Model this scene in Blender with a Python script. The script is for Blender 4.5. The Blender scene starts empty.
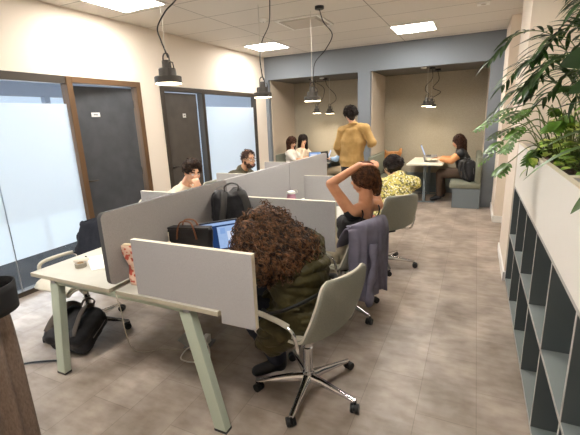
import bpy, bmesh, math, random
from mathutils import Vector as V, Matrix, Quaternion, noise
random.seed(7)
DAY_POWER = 230; SUN_POWER = 1.6; LAMP_E = 14.0; PANEL_E = 52.0; ALC_P = 42
SC = bpy.context.scene
COL = SC.collection
PI = math.pi

# ------------------------------------------------------------------ camera, world, sun, exposure
cam_d = bpy.data.cameras.new('camera'); cam = bpy.data.objects.new('camera', cam_d); COL.objects.link(cam)
cam_d.sensor_width = 36.0; cam_d.sensor_fit = 'HORIZONTAL'; cam_d.lens = 385.509 / 580 * 36
cam_d.clip_start = 0.05
RW = [(0.90492239, 0.4238113, -0.03872258), (0.07064621, -0.23932114, -0.96836693), (-0.41967198, 0.87356131, -0.24650772)]
mw = Matrix(((RW[0][0], -RW[1][0], -RW[2][0], 0), (RW[0][1], -RW[1][1], -RW[2][1], 0), (RW[0][2], -RW[1][2], -RW[2][2], 1.65), (0, 0, 0, 1)))
cam.matrix_world = mw
SC.camera = cam
SC.view_settings.view_transform = 'Standard'; SC.view_settings.look = 'None'
SC.view_settings.gamma = 1.0; SC.view_settings.use_curve_mapping = False
SC.view_settings.exposure = 0.0
wd = bpy.data.worlds.new('world'); SC.world = wd; wd.use_nodes = True
wd.node_tree.nodes['Background'].inputs[0].default_value = (0.75, 0.86, 1.0, 1)
wd.node_tree.nodes['Background'].inputs[1].default_value = 1.0

def area_light(name, loc, direction, sx, sy, power, color, spread=PI):
    d = bpy.data.lights.new(name, 'AREA'); d.shape = 'RECTANGLE'; d.size = sx; d.size_y = sy
    d.energy = power; d.color = color; d.spread = spread
    o = bpy.data.objects.new(name, d); COL.objects.link(o); o.location = loc
    o.rotation_euler = V(direction).to_track_quat('-Z', 'Y').to_euler()
    return o
# daylight entering the side office through its outer windows
area_light('office_daylight', (-7.3, 3.0, 1.6), (1, 0.0, -0.05), 7.5, 1.9, DAY_POWER, (0.94, 0.97, 1.0))
SUN_D = bpy.data.lights.new('sun', 'SUN'); SUN_D.energy = SUN_POWER; SUN_D.angle = 0.01; SUN_D.color = (0.85, 0.95, 1.0)
sun = bpy.data.objects.new('sun', SUN_D); COL.objects.link(sun)
sun.rotation_euler = V((1.0, 0.12, -0.43)).to_track_quat('-Z', 'Y').to_euler()

# ------------------------------------------------------------------ materials
def lin(c):
    if isinstance(c, str):
        c = c.lstrip('#'); c = tuple(int(c[i:i+2], 16) / 255 for i in (0, 2, 4))
    return tuple((x / 12.92 if x <= 0.04045 else ((x + 0.055) / 1.055) ** 2.4) for x in c) + (1,)
MATS = {}
def mat(name, color='#888888', rough=0.6, metal=0.0, color2=None, scale=20.0, bump=0.0, bscale=200.0, spec=0.5, emit=None, estr=0.0, stretch=(1, 1, 1), detail=3.0, lo=0.35, hi=0.65, sheen=0.0, trans=0.0, sss=0.0):
    if name in MATS: return MATS[name]
    m = bpy.data.materials.new(name); m.use_nodes = True; nt = m.node_tree; N = nt.nodes; L = nt.links
    b = N['Principled BSDF']
    b.inputs['Base Color'].default_value = lin(color); b.inputs['Roughness'].default_value = rough
    b.inputs['Metallic'].default_value = metal; b.inputs['Specular IOR Level'].default_value = spec
    b.inputs['Sheen Weight'].default_value = sheen
    b.inputs['Transmission Weight'].default_value = trans
    if sss:
        b.inputs['Subsurface Weight'].default_value = sss; b.inputs['Subsurface Radius'].default_value = (0.02, 0.008, 0.004)
    if emit:
        b.inputs['Emission Color'].default_value = lin(emit); b.inputs['Emission Strength'].default_value = estr
    tc = N.new('ShaderNodeTexCoord'); mp = N.new('ShaderNodeMapping'); L.new(tc.outputs['Object'], mp.inputs[0])
    mp.inputs['Scale'].default_value = stretch
    if color2:
        n = N.new('ShaderNodeTexNoise'); n.inputs['Scale'].default_value = scale; n.inputs['Detail'].default_value = detail
        L.new(mp.outputs[0], n.inputs['Vector'])
        r = N.new('ShaderNodeValToRGB'); r.color_ramp.elements[0].position = lo; r.color_ramp.elements[1].position = hi
        r.color_ramp.elements[0].color = lin(color); r.color_ramp.elements[1].color = lin(color2)
        L.new(n.outputs['Fac'], r.inputs[0]); L.new(r.outputs[0], b.inputs['Base Color'])
    if bump:
        n2 = N.new('ShaderNodeTexNoise'); n2.inputs['Scale'].default_value = bscale; n2.inputs['Detail'].default_value = 2
        L.new(mp.outputs[0], n2.inputs['Vector'])
        bp = N.new('ShaderNodeBump'); bp.inputs['Strength'].default_value = bump; bp.inputs['Distance'].default_value = 0.002 if bscale > 60 else 0.01
        L.new(n2.outputs['Fac'], bp.inputs['Height']); L.new(bp.outputs[0], b.inputs['Normal'])
    MATS[name] = m
    return m
def nodes_of(m): return m.node_tree.nodes, m.node_tree.links, m.node_tree.nodes['Principled BSDF']

M_wall = mat('cream_paint', '#e2d6c6', 0.85, bump=0.15, bscale=300)
M_white = mat('white_paint', '#efece6', 0.6)
M_greypaint = mat('blue_grey_paint', '#757b82', 0.75, bump=0.1, bscale=300)
M_bronze = mat('bronze_frame', '#6b5138', 0.45, 0.4)
M_darkframe = mat('dark_bronze_frame', '#40382f', 0.5, 0.3)
M_alu = mat('brushed_aluminium', '#b9bcc0', 0.35, 0.8)
M_doorgrey = mat('charcoal_door_laminate', '#3a3d41', 0.5, color2='#45474b', scale=6)
M_sign = mat('sign_plate', '#dcdcd8', 0.5)
M_signink = mat('sign_ink', '#6d6d70', 0.6)
M_felt = mat('alcove_felt', '#9a9180', 0.95, color2='#aba28f', scale=60, stretch=(1, 1, 5), bump=0.5, bscale=250, sheen=0.2)
M_chrome = mat('polished_chrome', '#d8d8da', 0.12, 1.0)
M_black = mat('black_plastic', '#141415', 0.45)
M_rubber = mat('black_rubber', '#0e0e0e', 0.7)
M_chairfab = mat('sage_grey_chair_fabric', '#8b8b80', 0.9, color2='#9a9a8e', scale=220, bump=0.5, bscale=500)
M_chaircream = mat('cream_chair_plastic', '#cbc6b6', 0.4)
M_desk = mat('pale_grey_desktop', '#bdbbaf', 0.45, color2='#c3c1b5', scale=8)
M_deskedge = mat('desk_edge_band', '#b3ac98', 0.5)
M_deskleg = mat('sage_painted_metal', '#b7c2b1', 0.45)
M_screen = mat('grey_screen_fabric', '#a19f9f', 0.95, color2='#adabab', scale=300, bump=0.5, bscale=600)
M_screenedge = mat('ivory_screen_trim', '#ddd6c2', 0.6)
M_divider = mat('taupe_divider_fabric', '#8d8783', 0.95, color2='#99938f', scale=300, bump=0.5, bscale=600)
M_dividertrim = mat('charcoal_divider_trim', '#4b4b4d', 0.6)
M_shelfdark = mat('slate_shelf_laminate', '#4c5354', 0.55)
M_shelfedge = mat('light_grey_shelf_edge', '#a9a7a3', 0.5)
M_shelfboard = mat('grey_shelf_board_laminate', '#7f8684', 0.5)
M_planter = mat('white_planter_laminate', '#e8e4dc', 0.5)
M_planterrim = mat('planter_rim', '#d9d0b8', 0.5)
M_soil = mat('potting_soil', '#2a1c14', 0.95, color2='#5a4233', scale=60, bump=1.0, bscale=50)
M_bench = mat('moss_grey_upholstery', '#6f7162', 0.9, color2='#7a7c6c', scale=150, bump=0.4, bscale=400)
M_benchbase = mat('blue_grey_bench_base', '#6b7479', 0.6)
M_tablewhite = mat('white_table_laminate', '#ddd9c8', 0.4)
M_lampbody = mat('gunmetal_lamp', '#4a4641', 0.45, 0.5)
M_cable = mat('braided_black_cable', '#1c1a19', 0.7)
M_wire = mat('thin_steel_wire', '#c9c4b8', 0.35, 0.7)
M_lampglow = mat('lamp_glow_disc', '#ffffff', 0.4, emit='#ffe9c4', estr=LAMP_E)
M_panelglow = mat('led_panel_glow', '#ffffff', 0.4, emit='#fffaf4', estr=PANEL_E)

# --- floor: large mottled vinyl tiles
M_floor = mat('taupe_vinyl_tiles', '#908376', 0.42, color2='#c0b2a5', scale=2.6, detail=5, lo=0.32, hi=0.68, stretch=(1.3, 1, 1))
def _floor():
    N, L, b = nodes_of(M_floor)
    tc = N.new('ShaderNodeTexCoord'); mp = N.new('ShaderNodeMapping'); L.new(tc.outputs['Object'], mp.inputs[0])
    mp.inputs['Rotation'].default_value = (0, 0, PI / 2); mp.inputs['Location'].default_value = (0.10, -0.116 - 0.0, 0)
    br = N.new('ShaderNodeTexBrick'); br.inputs['Scale'].default_value = 1.0
    br.inputs['Brick Width'].default_value = 0.62; br.inputs['Row Height'].default_value = 0.3125
    br.inputs['Mortar Size'].default_value = 0.0022; br.inputs['Mortar Smooth'].default_value = 0.3
    br.inputs['Color1'].default_value = (1, 1, 1, 1); br.inputs['Color2'].default_value = (0.86, 0.85, 0.84, 1); br.inputs['Mortar'].default_value = (0.66, 0.64, 0.62, 1)
    br.offset = 0.5
    L.new(mp.outputs[0], br.inputs['Vector'])
    mx = N.new('ShaderNodeMix'); mx.data_type = 'RGBA'; mx.blend_type = 'MULTIPLY'; mx.inputs[0].default_value = 1
    src = b.inputs['Base Color'].links[0].from_socket
    n3 = N.new('ShaderNodeTexNoise'); n3.inputs['Scale'].default_value = 7; n3.inputs['Detail'].default_value = 6
    m3 = N.new('ShaderNodeMapping'); m3.inputs['Scale'].default_value = (1, 2.2, 1); L.new(tc.outputs['Object'], m3.inputs[0]); L.new(m3.outputs[0], n3.inputs['Vector'])
    r3 = N.new('ShaderNodeValToRGB'); r3.color_ramp.elements[0].position = 0.3; r3.color_ramp.elements[1].position = 0.6
    r3.color_ramp.elements[0].color = (0.76, 0.73, 0.70, 1); r3.color_ramp.elements[1].color = (1, 1, 1, 1); L.new(n3.outputs['Fac'], r3.inputs[0])
    mx2 = N.new('ShaderNodeMix'); mx2.data_type = 'RGBA'; mx2.blend_type = 'MULTIPLY'; mx2.inputs[0].default_value = 1
    L.new(src, mx.inputs[6]); L.new(br.outputs['Color'], mx.inputs[7])
    L.new(mx.outputs[2], mx2.inputs[6]); L.new(r3.outputs[0], mx2.inputs[7]); L.new(mx2.outputs[2], b.inputs['Base Color'])
_floor()
# --- ceiling: long metal tiles
M_ceil = mat('ceiling_tiles', '#d2c8bb', 0.6)
def _ceil():
    N, L, b = nodes_of(M_ceil)
    tc = N.new('ShaderNodeTexCoord'); mp = N.new('ShaderNodeMapping'); L.new(tc.outputs['Object'], mp.inputs[0])
    mp.inputs['Location'].default_value = (3.08, -3.68, 0)
    br = N.new('ShaderNodeTexBrick'); br.inputs['Scale'].default_value = 1.0; br.offset = 0.0
    br.inputs['Brick Width'].default_value = 1.845; br.inputs['Row Height'].default_value = 0.615
    br.inputs['Mortar Size'].default_value = 0.006; br.inputs['Mortar Smooth'].default_value = 0.2
    br.inputs['Color1'].default_value = lin('#dcd5cb'); br.inputs['Color2'].default_value = lin('#d7d0c6'); br.inputs['Mortar'].default_value = lin('#8e867b')
    L.new(mp.outputs[0], br.inputs['Vector']); L.new(br.outputs['Color'], b.inputs['Base Color'])
_ceil()
def glass_mat(name, tint=(0.93, 0.97, 1.0, 1), refl=0.12):
    m = bpy.data.materials.new(name); m.use_nodes = True; N = m.node_tree.nodes; L = m.node_tree.links
    N.remove(N['Principled BSDF']); out = N['Material Output']
    t = N.new('ShaderNodeBsdfTransparent'); t.inputs[0].default_value = tint
    g = N.new('ShaderNodeBsdfGlossy'); g.inputs['Roughness'].default_value = 0.02
    lw = N.new('ShaderNodeLayerWeight'); lw.inputs[0].default_value = 0.5
    pw = N.new('ShaderNodeMath'); pw.operation = 'POWER'; L.new(lw.outputs['Facing'], pw.inputs[0]); pw.inputs[1].default_value = 4.0
    fr = N.new('ShaderNodeMath'); fr.operation = 'MULTIPLY_ADD'; L.new(pw.outputs[0], fr.inputs[0]); fr.inputs[1].default_value = 0.4; fr.inputs[2].default_value = 0.03
    mx = N.new('ShaderNodeMixShader'); L.new(fr.outputs[0], mx.inputs[0]); L.new(t.outputs[0], mx.inputs[1]); L.new(g.outputs[0], mx.inputs[2])
    L.new(mx.outputs[0], out.inputs[0]); return m
M_glass = glass_mat('clear_glass')
def film_mat():
    m = bpy.data.materials.new('frosted_film'); m.use_nodes = True; N = m.node_tree.nodes; L = m.node_tree.links
    N.remove(N['Principled BSDF']); out = N['Material Output']
    t = N.new('ShaderNodeBsdfTranslucent'); t.inputs[0].default_value = (0.86, 0.90, 0.93, 1)
    d = N.new('ShaderNodeBsdfDiffuse'); d.inputs[0].default_value = (0.80, 0.86, 0.90, 1)
    mx = N.new('ShaderNodeMixShader'); mx.inputs[0].default_value = 0.35
    L.new(t.outputs[0], mx.inputs[1]); L.new(d.outputs[0], mx.inputs[2])
    L.new(mx.outputs[0], out.inputs[0]); return m
M_film = film_mat()

# ------------------------------------------------------------------ mesh helpers
def link_obj(name, bm, mats, parent=None, smooth=False, kind=None, loc=None, autos=None):
    me = bpy.data.meshes.new(name)
    bmesh.ops.recalc_face_normals(bm, faces=bm.faces)
    bm.to_mesh(me); bm.free()
    for m in (mats if isinstance(mats, (list, tuple)) else [mats]): me.materials.append(m)
    if smooth: me.polygons.foreach_set('use_smooth', [True] * len(me.polygons))
    if autos is not None:
        me.polygons.foreach_set('use_smooth', [True] * len(me.polygons)); me.set_sharp_from_angle(angle=autos)
    o = bpy.data.objects.new(name, me); COL.objects.link(o)
    if parent: o.parent = parent
    if kind: o['kind'] = kind
    if loc is not None: o.location = loc
    return o
def thing(name, label, cat, loc=(0, 0, 0), rz=0.0, group=None):
    o = bpy.data.objects.new(name, None); COL.objects.link(o); o.location = loc; o.rotation_euler = (0, 0, rz)
    o.empty_display_size = 0.1; o['label'] = label; o['category'] = cat
    if group: o['group'] = group
    return o
def tag(o, label, cat, group=None, kind=None):
    o['label'] = label; o['category'] = cat
    if group: o['group'] = group
    if kind: o['kind'] = kind
    return o
def copy_tree(o, parent=None):
    c = o.copy(); COL.objects.link(c)
    if parent: c.parent = parent
    for ch in list(o.children): copy_tree(ch, c)
    return c
def NB(): return bmesh.new()
def box(bm, x0, x1, y0, y1, z0, z1, bev=0.0, mi=0, rot=None, piv=None):
    r = bmesh.ops.create_cube(bm, size=1.0); vs = r['verts']
    cx, cy, cz = (x0 + x1) / 2, (y0 + y1) / 2, (z0 + z1) / 2
    for v in vs: v.co = V((cx + v.co.x * (x1 - x0), cy + v.co.y * (y1 - y0), cz + v.co.z * (z1 - z0)))
    fs = set(f for v in vs for f in v.link_faces)
    if bev > 0:
        es = list(set(e for v in vs for e in v.link_edges))
        rr = bmesh.ops.bevel(bm, geom=es, offset=bev, segments=2, profile=0.5, affect='EDGES')
        fs = set(rr['faces']) | set(f for f in fs if f.is_valid)
        vs = list(set(v for f in fs for v in f.verts))
    for f in fs: f.material_index = mi
    if rot is not None:
        p = V(piv) if piv is not None else V((cx, cy, cz))
        for v in vs: v.co = p + rot @ (v.co - p)
    return vs
def basis(d):
    d = V(d).normalized(); a = V((0, 0, 1)) if abs(d.z) < 0.9 else V((1, 0, 0))
    s = d.cross(a).normalized(); u = s.cross(d).normalized(); return d, s, u
def cone(bm, a, b, ra, rb, seg=16, mi=0, cap=True):
    a = V(a); b = V(b); d, s, u = basis(b - a); R = []
    for p, r in ((a, ra), (b, rb)):
        R.append([bm.verts.new(p + (s * math.cos(2 * PI * i / seg) + u * math.sin(2 * PI * i / seg)) * r) for i in range(seg)])
    for i in range(seg):
        f = bm.faces.new((R[0][i], R[0][(i + 1) % seg], R[1][(i + 1) % seg], R[1][i])); f.material_index = mi
    if cap:
        f = bm.faces.new(R[0][::-1]); f.material_index = mi; f = bm.faces.new(R[1]); f.material_index = mi
def lathe(bm, prof, c=(0, 0, 0), seg=24, mi=0, q=None):
    rings = []; c = V(c)
    for r, z in prof:
        if r < 1e-5: p = V((0, 0, z)); rings.append([bm.verts.new(c + (q @ p if q else p))])
        else:
            rr = []
            for i in range(seg):
                p = V((r * math.cos(2 * PI * i / seg), r * math.sin(2 * PI * i / seg), z)); rr.append(bm.verts.new(c + (q @ p if q else p)))
            rings.append(rr)
    for A, B in zip(rings, rings[1:]):
        for i in range(seg):
            j = (i + 1) % seg
            if len(A) == 1 and len(B) == 1: continue
            if len(A) == 1: f = bm.faces.new((A[0], B[i], B[j]))
            elif len(B) == 1: f = bm.faces.new((A[i], A[j], B[0]))
            else: f = bm.faces.new((A[i], A[j], B[j], B[i]))
            f.material_index = mi
def catmull(pts, n=8):
    pts = [V(p) for p in pts]; out = []
    P = [pts[0] * 2 - pts[1]] + pts + [pts[-1] * 2 - pts[-2]]
    for i in range(1, len(P) - 2):
        for k in range(n):
            t = k / n; a, b, c, d = P[i - 1], P[i], P[i + 1], P[i + 2]
            out.append(0.5 * ((2 * b) + (c - a) * t + (2 * a - 5 * b + 4 * c - d) * t * t + (3 * b - a - 3 * c + d) * t ** 3))
    out.append(pts[-1]); return out
def tube(bm, pts, r, seg=8, mi=0, flat=1.0, up=None, cap=True, closed=False):
    pts = [V(p) for p in pts]; n = len(pts); rs = r if isinstance(r, (list, tuple)) else [r] * n
    rings = []; prev = None
    for i, p in enumerate(pts):
        if closed: d = (pts[(i + 1) % n] - pts[i - 1]).normalized()
        else: d = (pts[min(i + 1, n - 1)] - pts[max(i - 1, 0)]).normalized()
        if d.length < 1e-6: d = V((0, 0, 1))
        if prev is None:
            s = (up.cross(d) if up is not None else basis(d)[1])
            s = s.normalized() if s.length > 1e-5 else basis(d)[1]
        else:
            s = prev - d * prev.dot(d); s = s.normalized() if s.length > 1e-5 else basis(d)[1]
        prev = s; u = d.cross(s).normalized()
        rings.append([bm.verts.new(p + s * math.cos(2 * PI * k / seg) * rs[i] + u * math.sin(2 * PI * k / seg) * rs[i] * flat) for k in range(seg)])
    m = n if closed else n - 1
    for i in range(m):
        A, B = rings[i], rings[(i + 1) % n]
        for k in range(seg):
            f = bm.faces.new((A[k], A[(k + 1) % seg], B[(k + 1) % seg], B[k])); f.material_index = mi
    if cap and not closed:
        f = bm.faces.new(rings[0][::-1]); f.material_index = mi; f = bm.faces.new(rings[-1]); f.material_index = mi
def grid(bm, fn, nu, nv, mi=0, closed_u=False):
    G = [[bm.verts.new(fn(i / nu, j / nv)) for j in range(nv + 1)] for i in range(nu if closed_u else nu + 1)]
    for i in range(nu):
        for j in range(nv):
            ii = (i + 1) % len(G)
            f = bm.faces.new((G[i][j], G[ii][j], G[ii][j + 1], G[i][j + 1])); f.material_index = mi
    return G
def rounded_panel(bm, outline, axis, a0, a1, mi=0, mi_rim=None):
    """outline: list of 2D points; extruded along axis 0/1/2 between a0 and a1"""
    def P(p, a):
        return V((a, p[0], p[1])) if axis == 0 else (V((p[0], a, p[1])) if axis == 1 else V((p[0], p[1], a)))
    A = [bm.verts.new(P(p, a0)) for p in outline]; B = [bm.verts.new(P(p, a1)) for p in outline]
    f = bm.faces.new(A); f.material_index = mi; f = bm.faces.new(B[::-1]); f.material_index = mi
    n = len(A)
    for i in range(n):
        f = bm.faces.new((A[i], B[i], B[(i + 1) % n], A[(i + 1) % n])); f.material_index = mi if mi_rim is None else mi_rim
def rrect(x0, x1, y0, y1, r, n=5, corners=(1, 1, 1, 1)):
    out = []
    for k, (cx, cy, a0) in enumerate(((x1, y1, 0), (x0, y1, 90), (x0, y0, 180), (x1, y0, 270))):
        sx = -1 if cx == x1 else 1; sy = -1 if cy == y1 else 1
        if not corners[k]: out.append((cx, cy)); continue
        for i in range(n + 1):
            a = math.radians(a0 + 90 * i / n); out.append((cx + sx * r + r * math.cos(a), cy + sy * r + r * math.sin(a)))
    return out
def solid(o, t, offset=0.0, rim=None):
    md = o.modifiers.new('thickness', 'SOLIDIFY'); md.thickness = t; md.offset = offset
    if rim is not None: md.material_offset_rim = rim
    return o
def subs(o, n=1):
    md = o.modifiers.new('smooth', 'SUBSURF'); md.levels = n; md.render_levels = n; return o

# ------------------------------------------------------------------ organic bodies: overlapping volumes fused into one skin
def ell(bm, c, r, q=None, seg=14):
    c = V(c); M = []
    for j in range(1, seg // 2 + 1):
        th = PI * j / (seg // 2 + 1)
        M.append([(math.sin(th) * math.cos(2 * PI * i / seg), math.sin(th) * math.sin(2 * PI * i / seg), math.cos(th)) for i in range(seg)])
    def T(p):
        p = V((p[0] * r[0], p[1] * r[1], p[2] * r[2])); return c + (q @ p if q is not None else p)
    rings = [[bm.verts.new(T(p)) for p in ring] for ring in M]
    top = bm.verts.new(T((0, 0, 1))); bot = bm.verts.new(T((0, 0, -1)))
    for i in range(seg):
        j = (i + 1) % seg
        bm.faces.new((top, rings[0][i], rings[0][j])); bm.faces.new((rings[-1][i], bot, rings[-1][j]))
        for A, B in zip(rings, rings[1:]): bm.faces.new((A[i], B[i], B[j], A[j]))
def cap(bm, a, b, ra, rb, seg=14, side=None, flat=1.0):
    """tapered capsule; with side given, the cross-section is scaled by flat across that direction"""
    a = V(a); b = V(b); d, s, u = basis(b - a)
    if side is not None:
        s = V(side); s = (s - d * s.dot(d)).normalized(); u = s.cross(d)
    n = 4; st = []
    for k in range(1, n + 1): t = PI / 2 * (1 - k / n); st.append((a - d * ra * math.sin(t), ra * math.cos(t)))
    st.append(((a + b) / 2, (ra + rb) / 2))
    for k in range(n, 0, -1): t = PI / 2 * (1 - k / n); st.append((b + d * rb * math.sin(t), rb * math.cos(t)))
    rings = [[bm.verts.new(p + (s * math.cos(2 * PI * i / seg) * flat + u * math.sin(2 * PI * i / seg)) * r) for i in range(seg)] for p, r in st]
    A = bm.verts.new(a - d * ra); B = bm.verts.new(b + d * rb)
    for i in range(seg):
        j = (i + 1) % seg
        bm.faces.new((A, rings[0][i], rings[0][j])); bm.faces.new((rings[-1][i], B, rings[-1][j]))
        for X, Y in zip(rings, rings[1:]): bm.faces.new((X[i], Y[i], Y[j], X[j]))
def fuse(name, bm, mats, parent, vox=0.008, it=6, org=None, disp=None, fac=0.5):
    """fuse overlapping closed shells into one continuous smooth mesh"""
    bmesh.ops.recalc_face_normals(bm, faces=bm.faces)
    me = bpy.data.meshes.new(name); bm.to_mesh(me); bm.free()
    o = bpy.data.objects.new(name, me); COL.objects.link(o)
    md = o.modifiers.new('r', 'REMESH'); md.mode = 'VOXEL'; md.voxel_size = vox; md.use_smooth_shade = True
    if it: ms = o.modifiers.new('s', 'SMOOTH'); ms.iterations = it; ms.factor = fac
    dg = bpy.context.evaluated_depsgraph_get(); dg.update()
    me2 = bpy.data.meshes.new_from_object(o.evaluated_get(dg), depsgraph=dg)
    o.modifiers.clear(); o.data = me2; bpy.data.meshes.remove(me); me2.name = name
    if disp is not None:
        me2.update()
        co = [(v.co + v.normal * disp(v.co)) for v in me2.vertices]
        for v, c in zip(me2.vertices, co): v.co = c
    if org is not None:
        for v in me2.vertices: v.co = v.co - V(org)
    me2.materials.clear()
    for m in (mats if isinstance(mats, (list, tuple)) else [mats]): me2.materials.append(m)
    me2.polygons.foreach_set('use_smooth', [True] * len(me2.polygons)); me2.update()
    if parent: o.parent = parent
    return o

# ------------------------------------------------------------------ the setting
CZ = 2.905; XL = -4.07; YB = 7.52; XR = 0.36
def struct(name, boxes, m, bev=0.0):
    bm = NB()
    for b in boxes: box(bm, *b, bev=bev)
    return link_obj(name, bm, m, kind='structure')
struct('floor', [(-4.12, 1.3, -1.9, 8.95, -0.1, 0)], M_floor)
M_carpet = mat('charcoal_office_carpet', '#242426', 0.95, color2='#2e2e30', scale=120, bump=0.5, bscale=300)
struct('floor_office', [(-7.7, -4.12, -1.9, 7.6, -0.1, 0)], M_carpet)
struct('ceiling', [(-4.12, 1.3, -1.9, 7.6, CZ, CZ + 0.1)], M_ceil)
M_officewall = mat('pale_blue_office_paint', '#b9c0cc', 0.8)
struct('ceiling_office', [(-7.7, -4.12, -1.9, 7.6, 2.7, 3.0)], M_officewall)
struct('wall_left', [(XL - 0.1, XL, -1.9, YB, 2.20, CZ), (XL - 0.1, XL, 4.03, 4.40, 0, 2.20), (XL - 0.1, XL, 7.08, YB + 0.06, 0, 2.20), (XL - 0.1, XL, -1.9, -0.9, 0, 2.2)], M_wall)
struct('wall_back', [(-4.17, 1.3, 8.79, 8.9, 0, CZ), (-4.17, -4.0, 7.6, 8.85, 0, CZ), (-2.02, -1.90, 7.60, 8.82, 0, 2.46), (0.21, 0.30, 7.6, 8.85, 0, CZ)], M_felt)
struct('trim_1', [(-4.07, XR, YB, 7.62, 2.46, CZ), (-4.07, -4.0, YB, 7.62, 0, 2.46), (-2.08, -1.84, YB, 7.62, 0, 2.46), (0.15, XR, YB, 7.62, 0, 2.46)], M_greypaint)
M_soffit = mat('alcove_soffit_paint', '#5f5b55', 0.8)
struct('trim_2', [(-4.0, 0.3, 7.62, 8.8, 2.46, 2.56)], M_soffit)
M_fsoft = mat('alcove_side_felt', '#b3a592', 0.95, color2='#c2b4a1', scale=60, stretch=(1, 1, 5), bump=0.5, bscale=250)
struct('wall_alcove', [(-4.0, -3.985, 7.62, 8.79, 0, 2.46), (-2.095, -2.02, 7.62, 8.79, 0, 2.46), (-1.90, -1.825, 7.62, 8.79, 0, 2.46), (0.15, 0.21, 7.62, 8.79, 0, 2.46)], M_fsoft)
struct('wall_right', [(0.80, 0.92, -1.9, 4.14, 0, CZ), (0.52, 0.6, 5.10, 6.50, 0, CZ), (0.92, 1.0, 4.1, 7.6, 0, CZ)], M_wall)
struct('wall_right_pillar', [(XR, 0.95, 4.14, 5.10, 0, CZ)], M_wall)
struct('wall_right_pillar', [(XR - 0.02, 0.95, 6.50, YB - 0.001, 0, CZ)], M_wall)
struct('wall_front', [(-7.7, 1.0, -1.9, -1.8, 0, CZ)], M_wall)
struct('baseboard_right', [(XR - 0.015, XR, 4.125, 5.115, 0, 0.1), (XR - 0.015, 0.79, 4.125, 4.14, 0, 0.1), (XR - 0.035, XR - 0.02, 6.485, 7.5, 0, 0.1), (XR - 0.035, 0.52, 6.485, 6.5, 0, 0.1)], M_white, 0.003)
# side office shell with windows in its outer wall
ow = [(-7.62, -7.5, -1.9, 7.6, 0, 0.85), (-7.62, -7.5, -1.9, 7.6, 2.25, 3.0)]
WY = [0.2, 1.25, 1.45, 2.05, 2.09, 2.52, 2.56, 3.3, 3.6, 5.0, 5.1, 6.6]
ow += [(-7.62, -7.5, -1.9, WY[0], 0.85, 2.25)] + [(-7.62, -7.5, WY[i], WY[i + 1], 0.85, 2.25) for i in (1, 3, 5, 7, 9)] + [(-7.62, -7.5, WY[11], 7.6, 0.85, 2.25)]
struct('wall_office', ow + [(-7.7, XL - 0.1, 7.6, 7.7, 0, 3.0)], M_officewall)
struct('wall_office_pier', [(-6.6, -6.2, 0.9, 1.35, 0, 2.7)], M_officewall)
# glazed front of the office
bm = NB()
for b in [(-0.9, 2.97), ]: pass
box(bm, XL - 0.08, XL + 0.012, -0.9, 2.97, 2.12, 2.20); box(bm, XL - 0.08, XL + 0.012, -0.9, 2.97, 0.0, 0.05)
box(bm, XL - 0.08, XL + 0.012, -0.9, -0.84, 0.05, 2.12)
wf = link_obj('window_1', bm, M_darkframe, kind='structure')
def pane(name, y0, y1, z0, z1, m, x=XL - 0.04, t=0.005, parent=None):
    bm = NB(); box(bm, x - t, x + t, y0, y1, z0, z1)
    o = link_obj(name, bm, m, parent); return o
pane('glass_pane', -0.84, 2.12, 0.05, 2.12, M_glass, parent=wf); pane('glass_pane', 2.128, 2.965, 0.05, 2.12, M_glass, parent=wf)
pane('frosted_film', -0.84, 2.118, 0.375, 1.91, M_film, x=XL - 0.03, t=0.001, parent=wf); pane('frosted_film', 2.13, 2.965, 0.375, 1.91, M_film, x=XL - 0.03, t=0.001, parent=wf)
pane('pane_joint', 2.1195, 2.1265, 0.05, 2.12, M_alu, parent=wf)
def door(name, y0, y1, z1, fm, hinge, ang, leafm, side_glass, lw, sign):
    bm = NB(); fw = 0.07
    box(bm, XL - 0.09, XL + 0.02, y0, y0 + fw, 0, z1, 0.004); box(bm, XL - 0.09, XL + 0.02, y1 - fw, y1, 0, z1, 0.004); box(bm, XL - 0.09, XL + 0.02, y0 + fw, y1 - fw, z1 - 0.065, z1, 0.004)
    d = link_obj(name, bm, fm, kind='structure')
    h = y1 - fw - side_glass
    bm = NB(); box(bm, -0.02, 0.02, -lw, 0, 0.01, z1 - 0.085, 0.002)
    lf = link_obj('door_leaf', bm, leafm, d, loc=(XL - 0.045, h, 0)); lf.rotation_euler = (0, 0, ang)
    bm = NB(); box(bm, 0.02, 0.024, sign[0], sign[1], sign[2], sign[3], 0.001)
    s = link_obj('door_sign', bm, M_sign, lf)
    bm = NB(); n = 6; w = (sign[1] - sign[0]) * 0.5 / n; c = (sign[0] + sign[1]) / 2; zc = (sign[2] + sign[3]) / 2
    for i in range(n): box(bm, 0.024, 0.0248, c - n * w / 2 + i * w, c - n * w / 2 + (i + 0.7) * w, zc - 0.009, zc + 0.009)
    link_obj('sign_lettering', bm, M_signink, s)
    bm = NB(); tube(bm, [(0.02, -lw + 0.06, 1.02), (0.065, -lw + 0.06, 1.02), (0.07, -lw + 0.08, 1.02), (0.07, -lw + 0.17, 1.02)], 0.009)
    cone(bm, (0.02, -lw + 0.06, 1.02), (0.027, -lw + 0.06, 1.02), 0.024, 0.024)
    link_obj('door_handle', bm, M_darkframe, lf, smooth=True)
    bm = NB()
    for z in (0.25, 1.05, 1.92): cone(bm, (0.0, 0.012, z - 0.05), (0.0, 0.012, z + 0.05), 0.011, 0.011, 10)
    link_obj('hinge', bm, M_darkframe, lf)
    if side_glass > 0.01:
        bm = NB(); box(bm, XL - 0.045, XL - 0.035, h + 0.02, y1 - fw, 0.0, z1 - 0.065); link_obj('side_glass', bm, M_glass, d)
    return d
door('door_1', 2.975, 4.03, 2.20, M_bronze, 0, math.radians(-7), M_doorgrey, 0.05, 0.84, (-0.60, -0.49, 1.77, 1.82))
M_door2 = mat('umber_door_laminate', '#453f39', 0.5, color2='#4e4841', scale=6)
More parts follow.
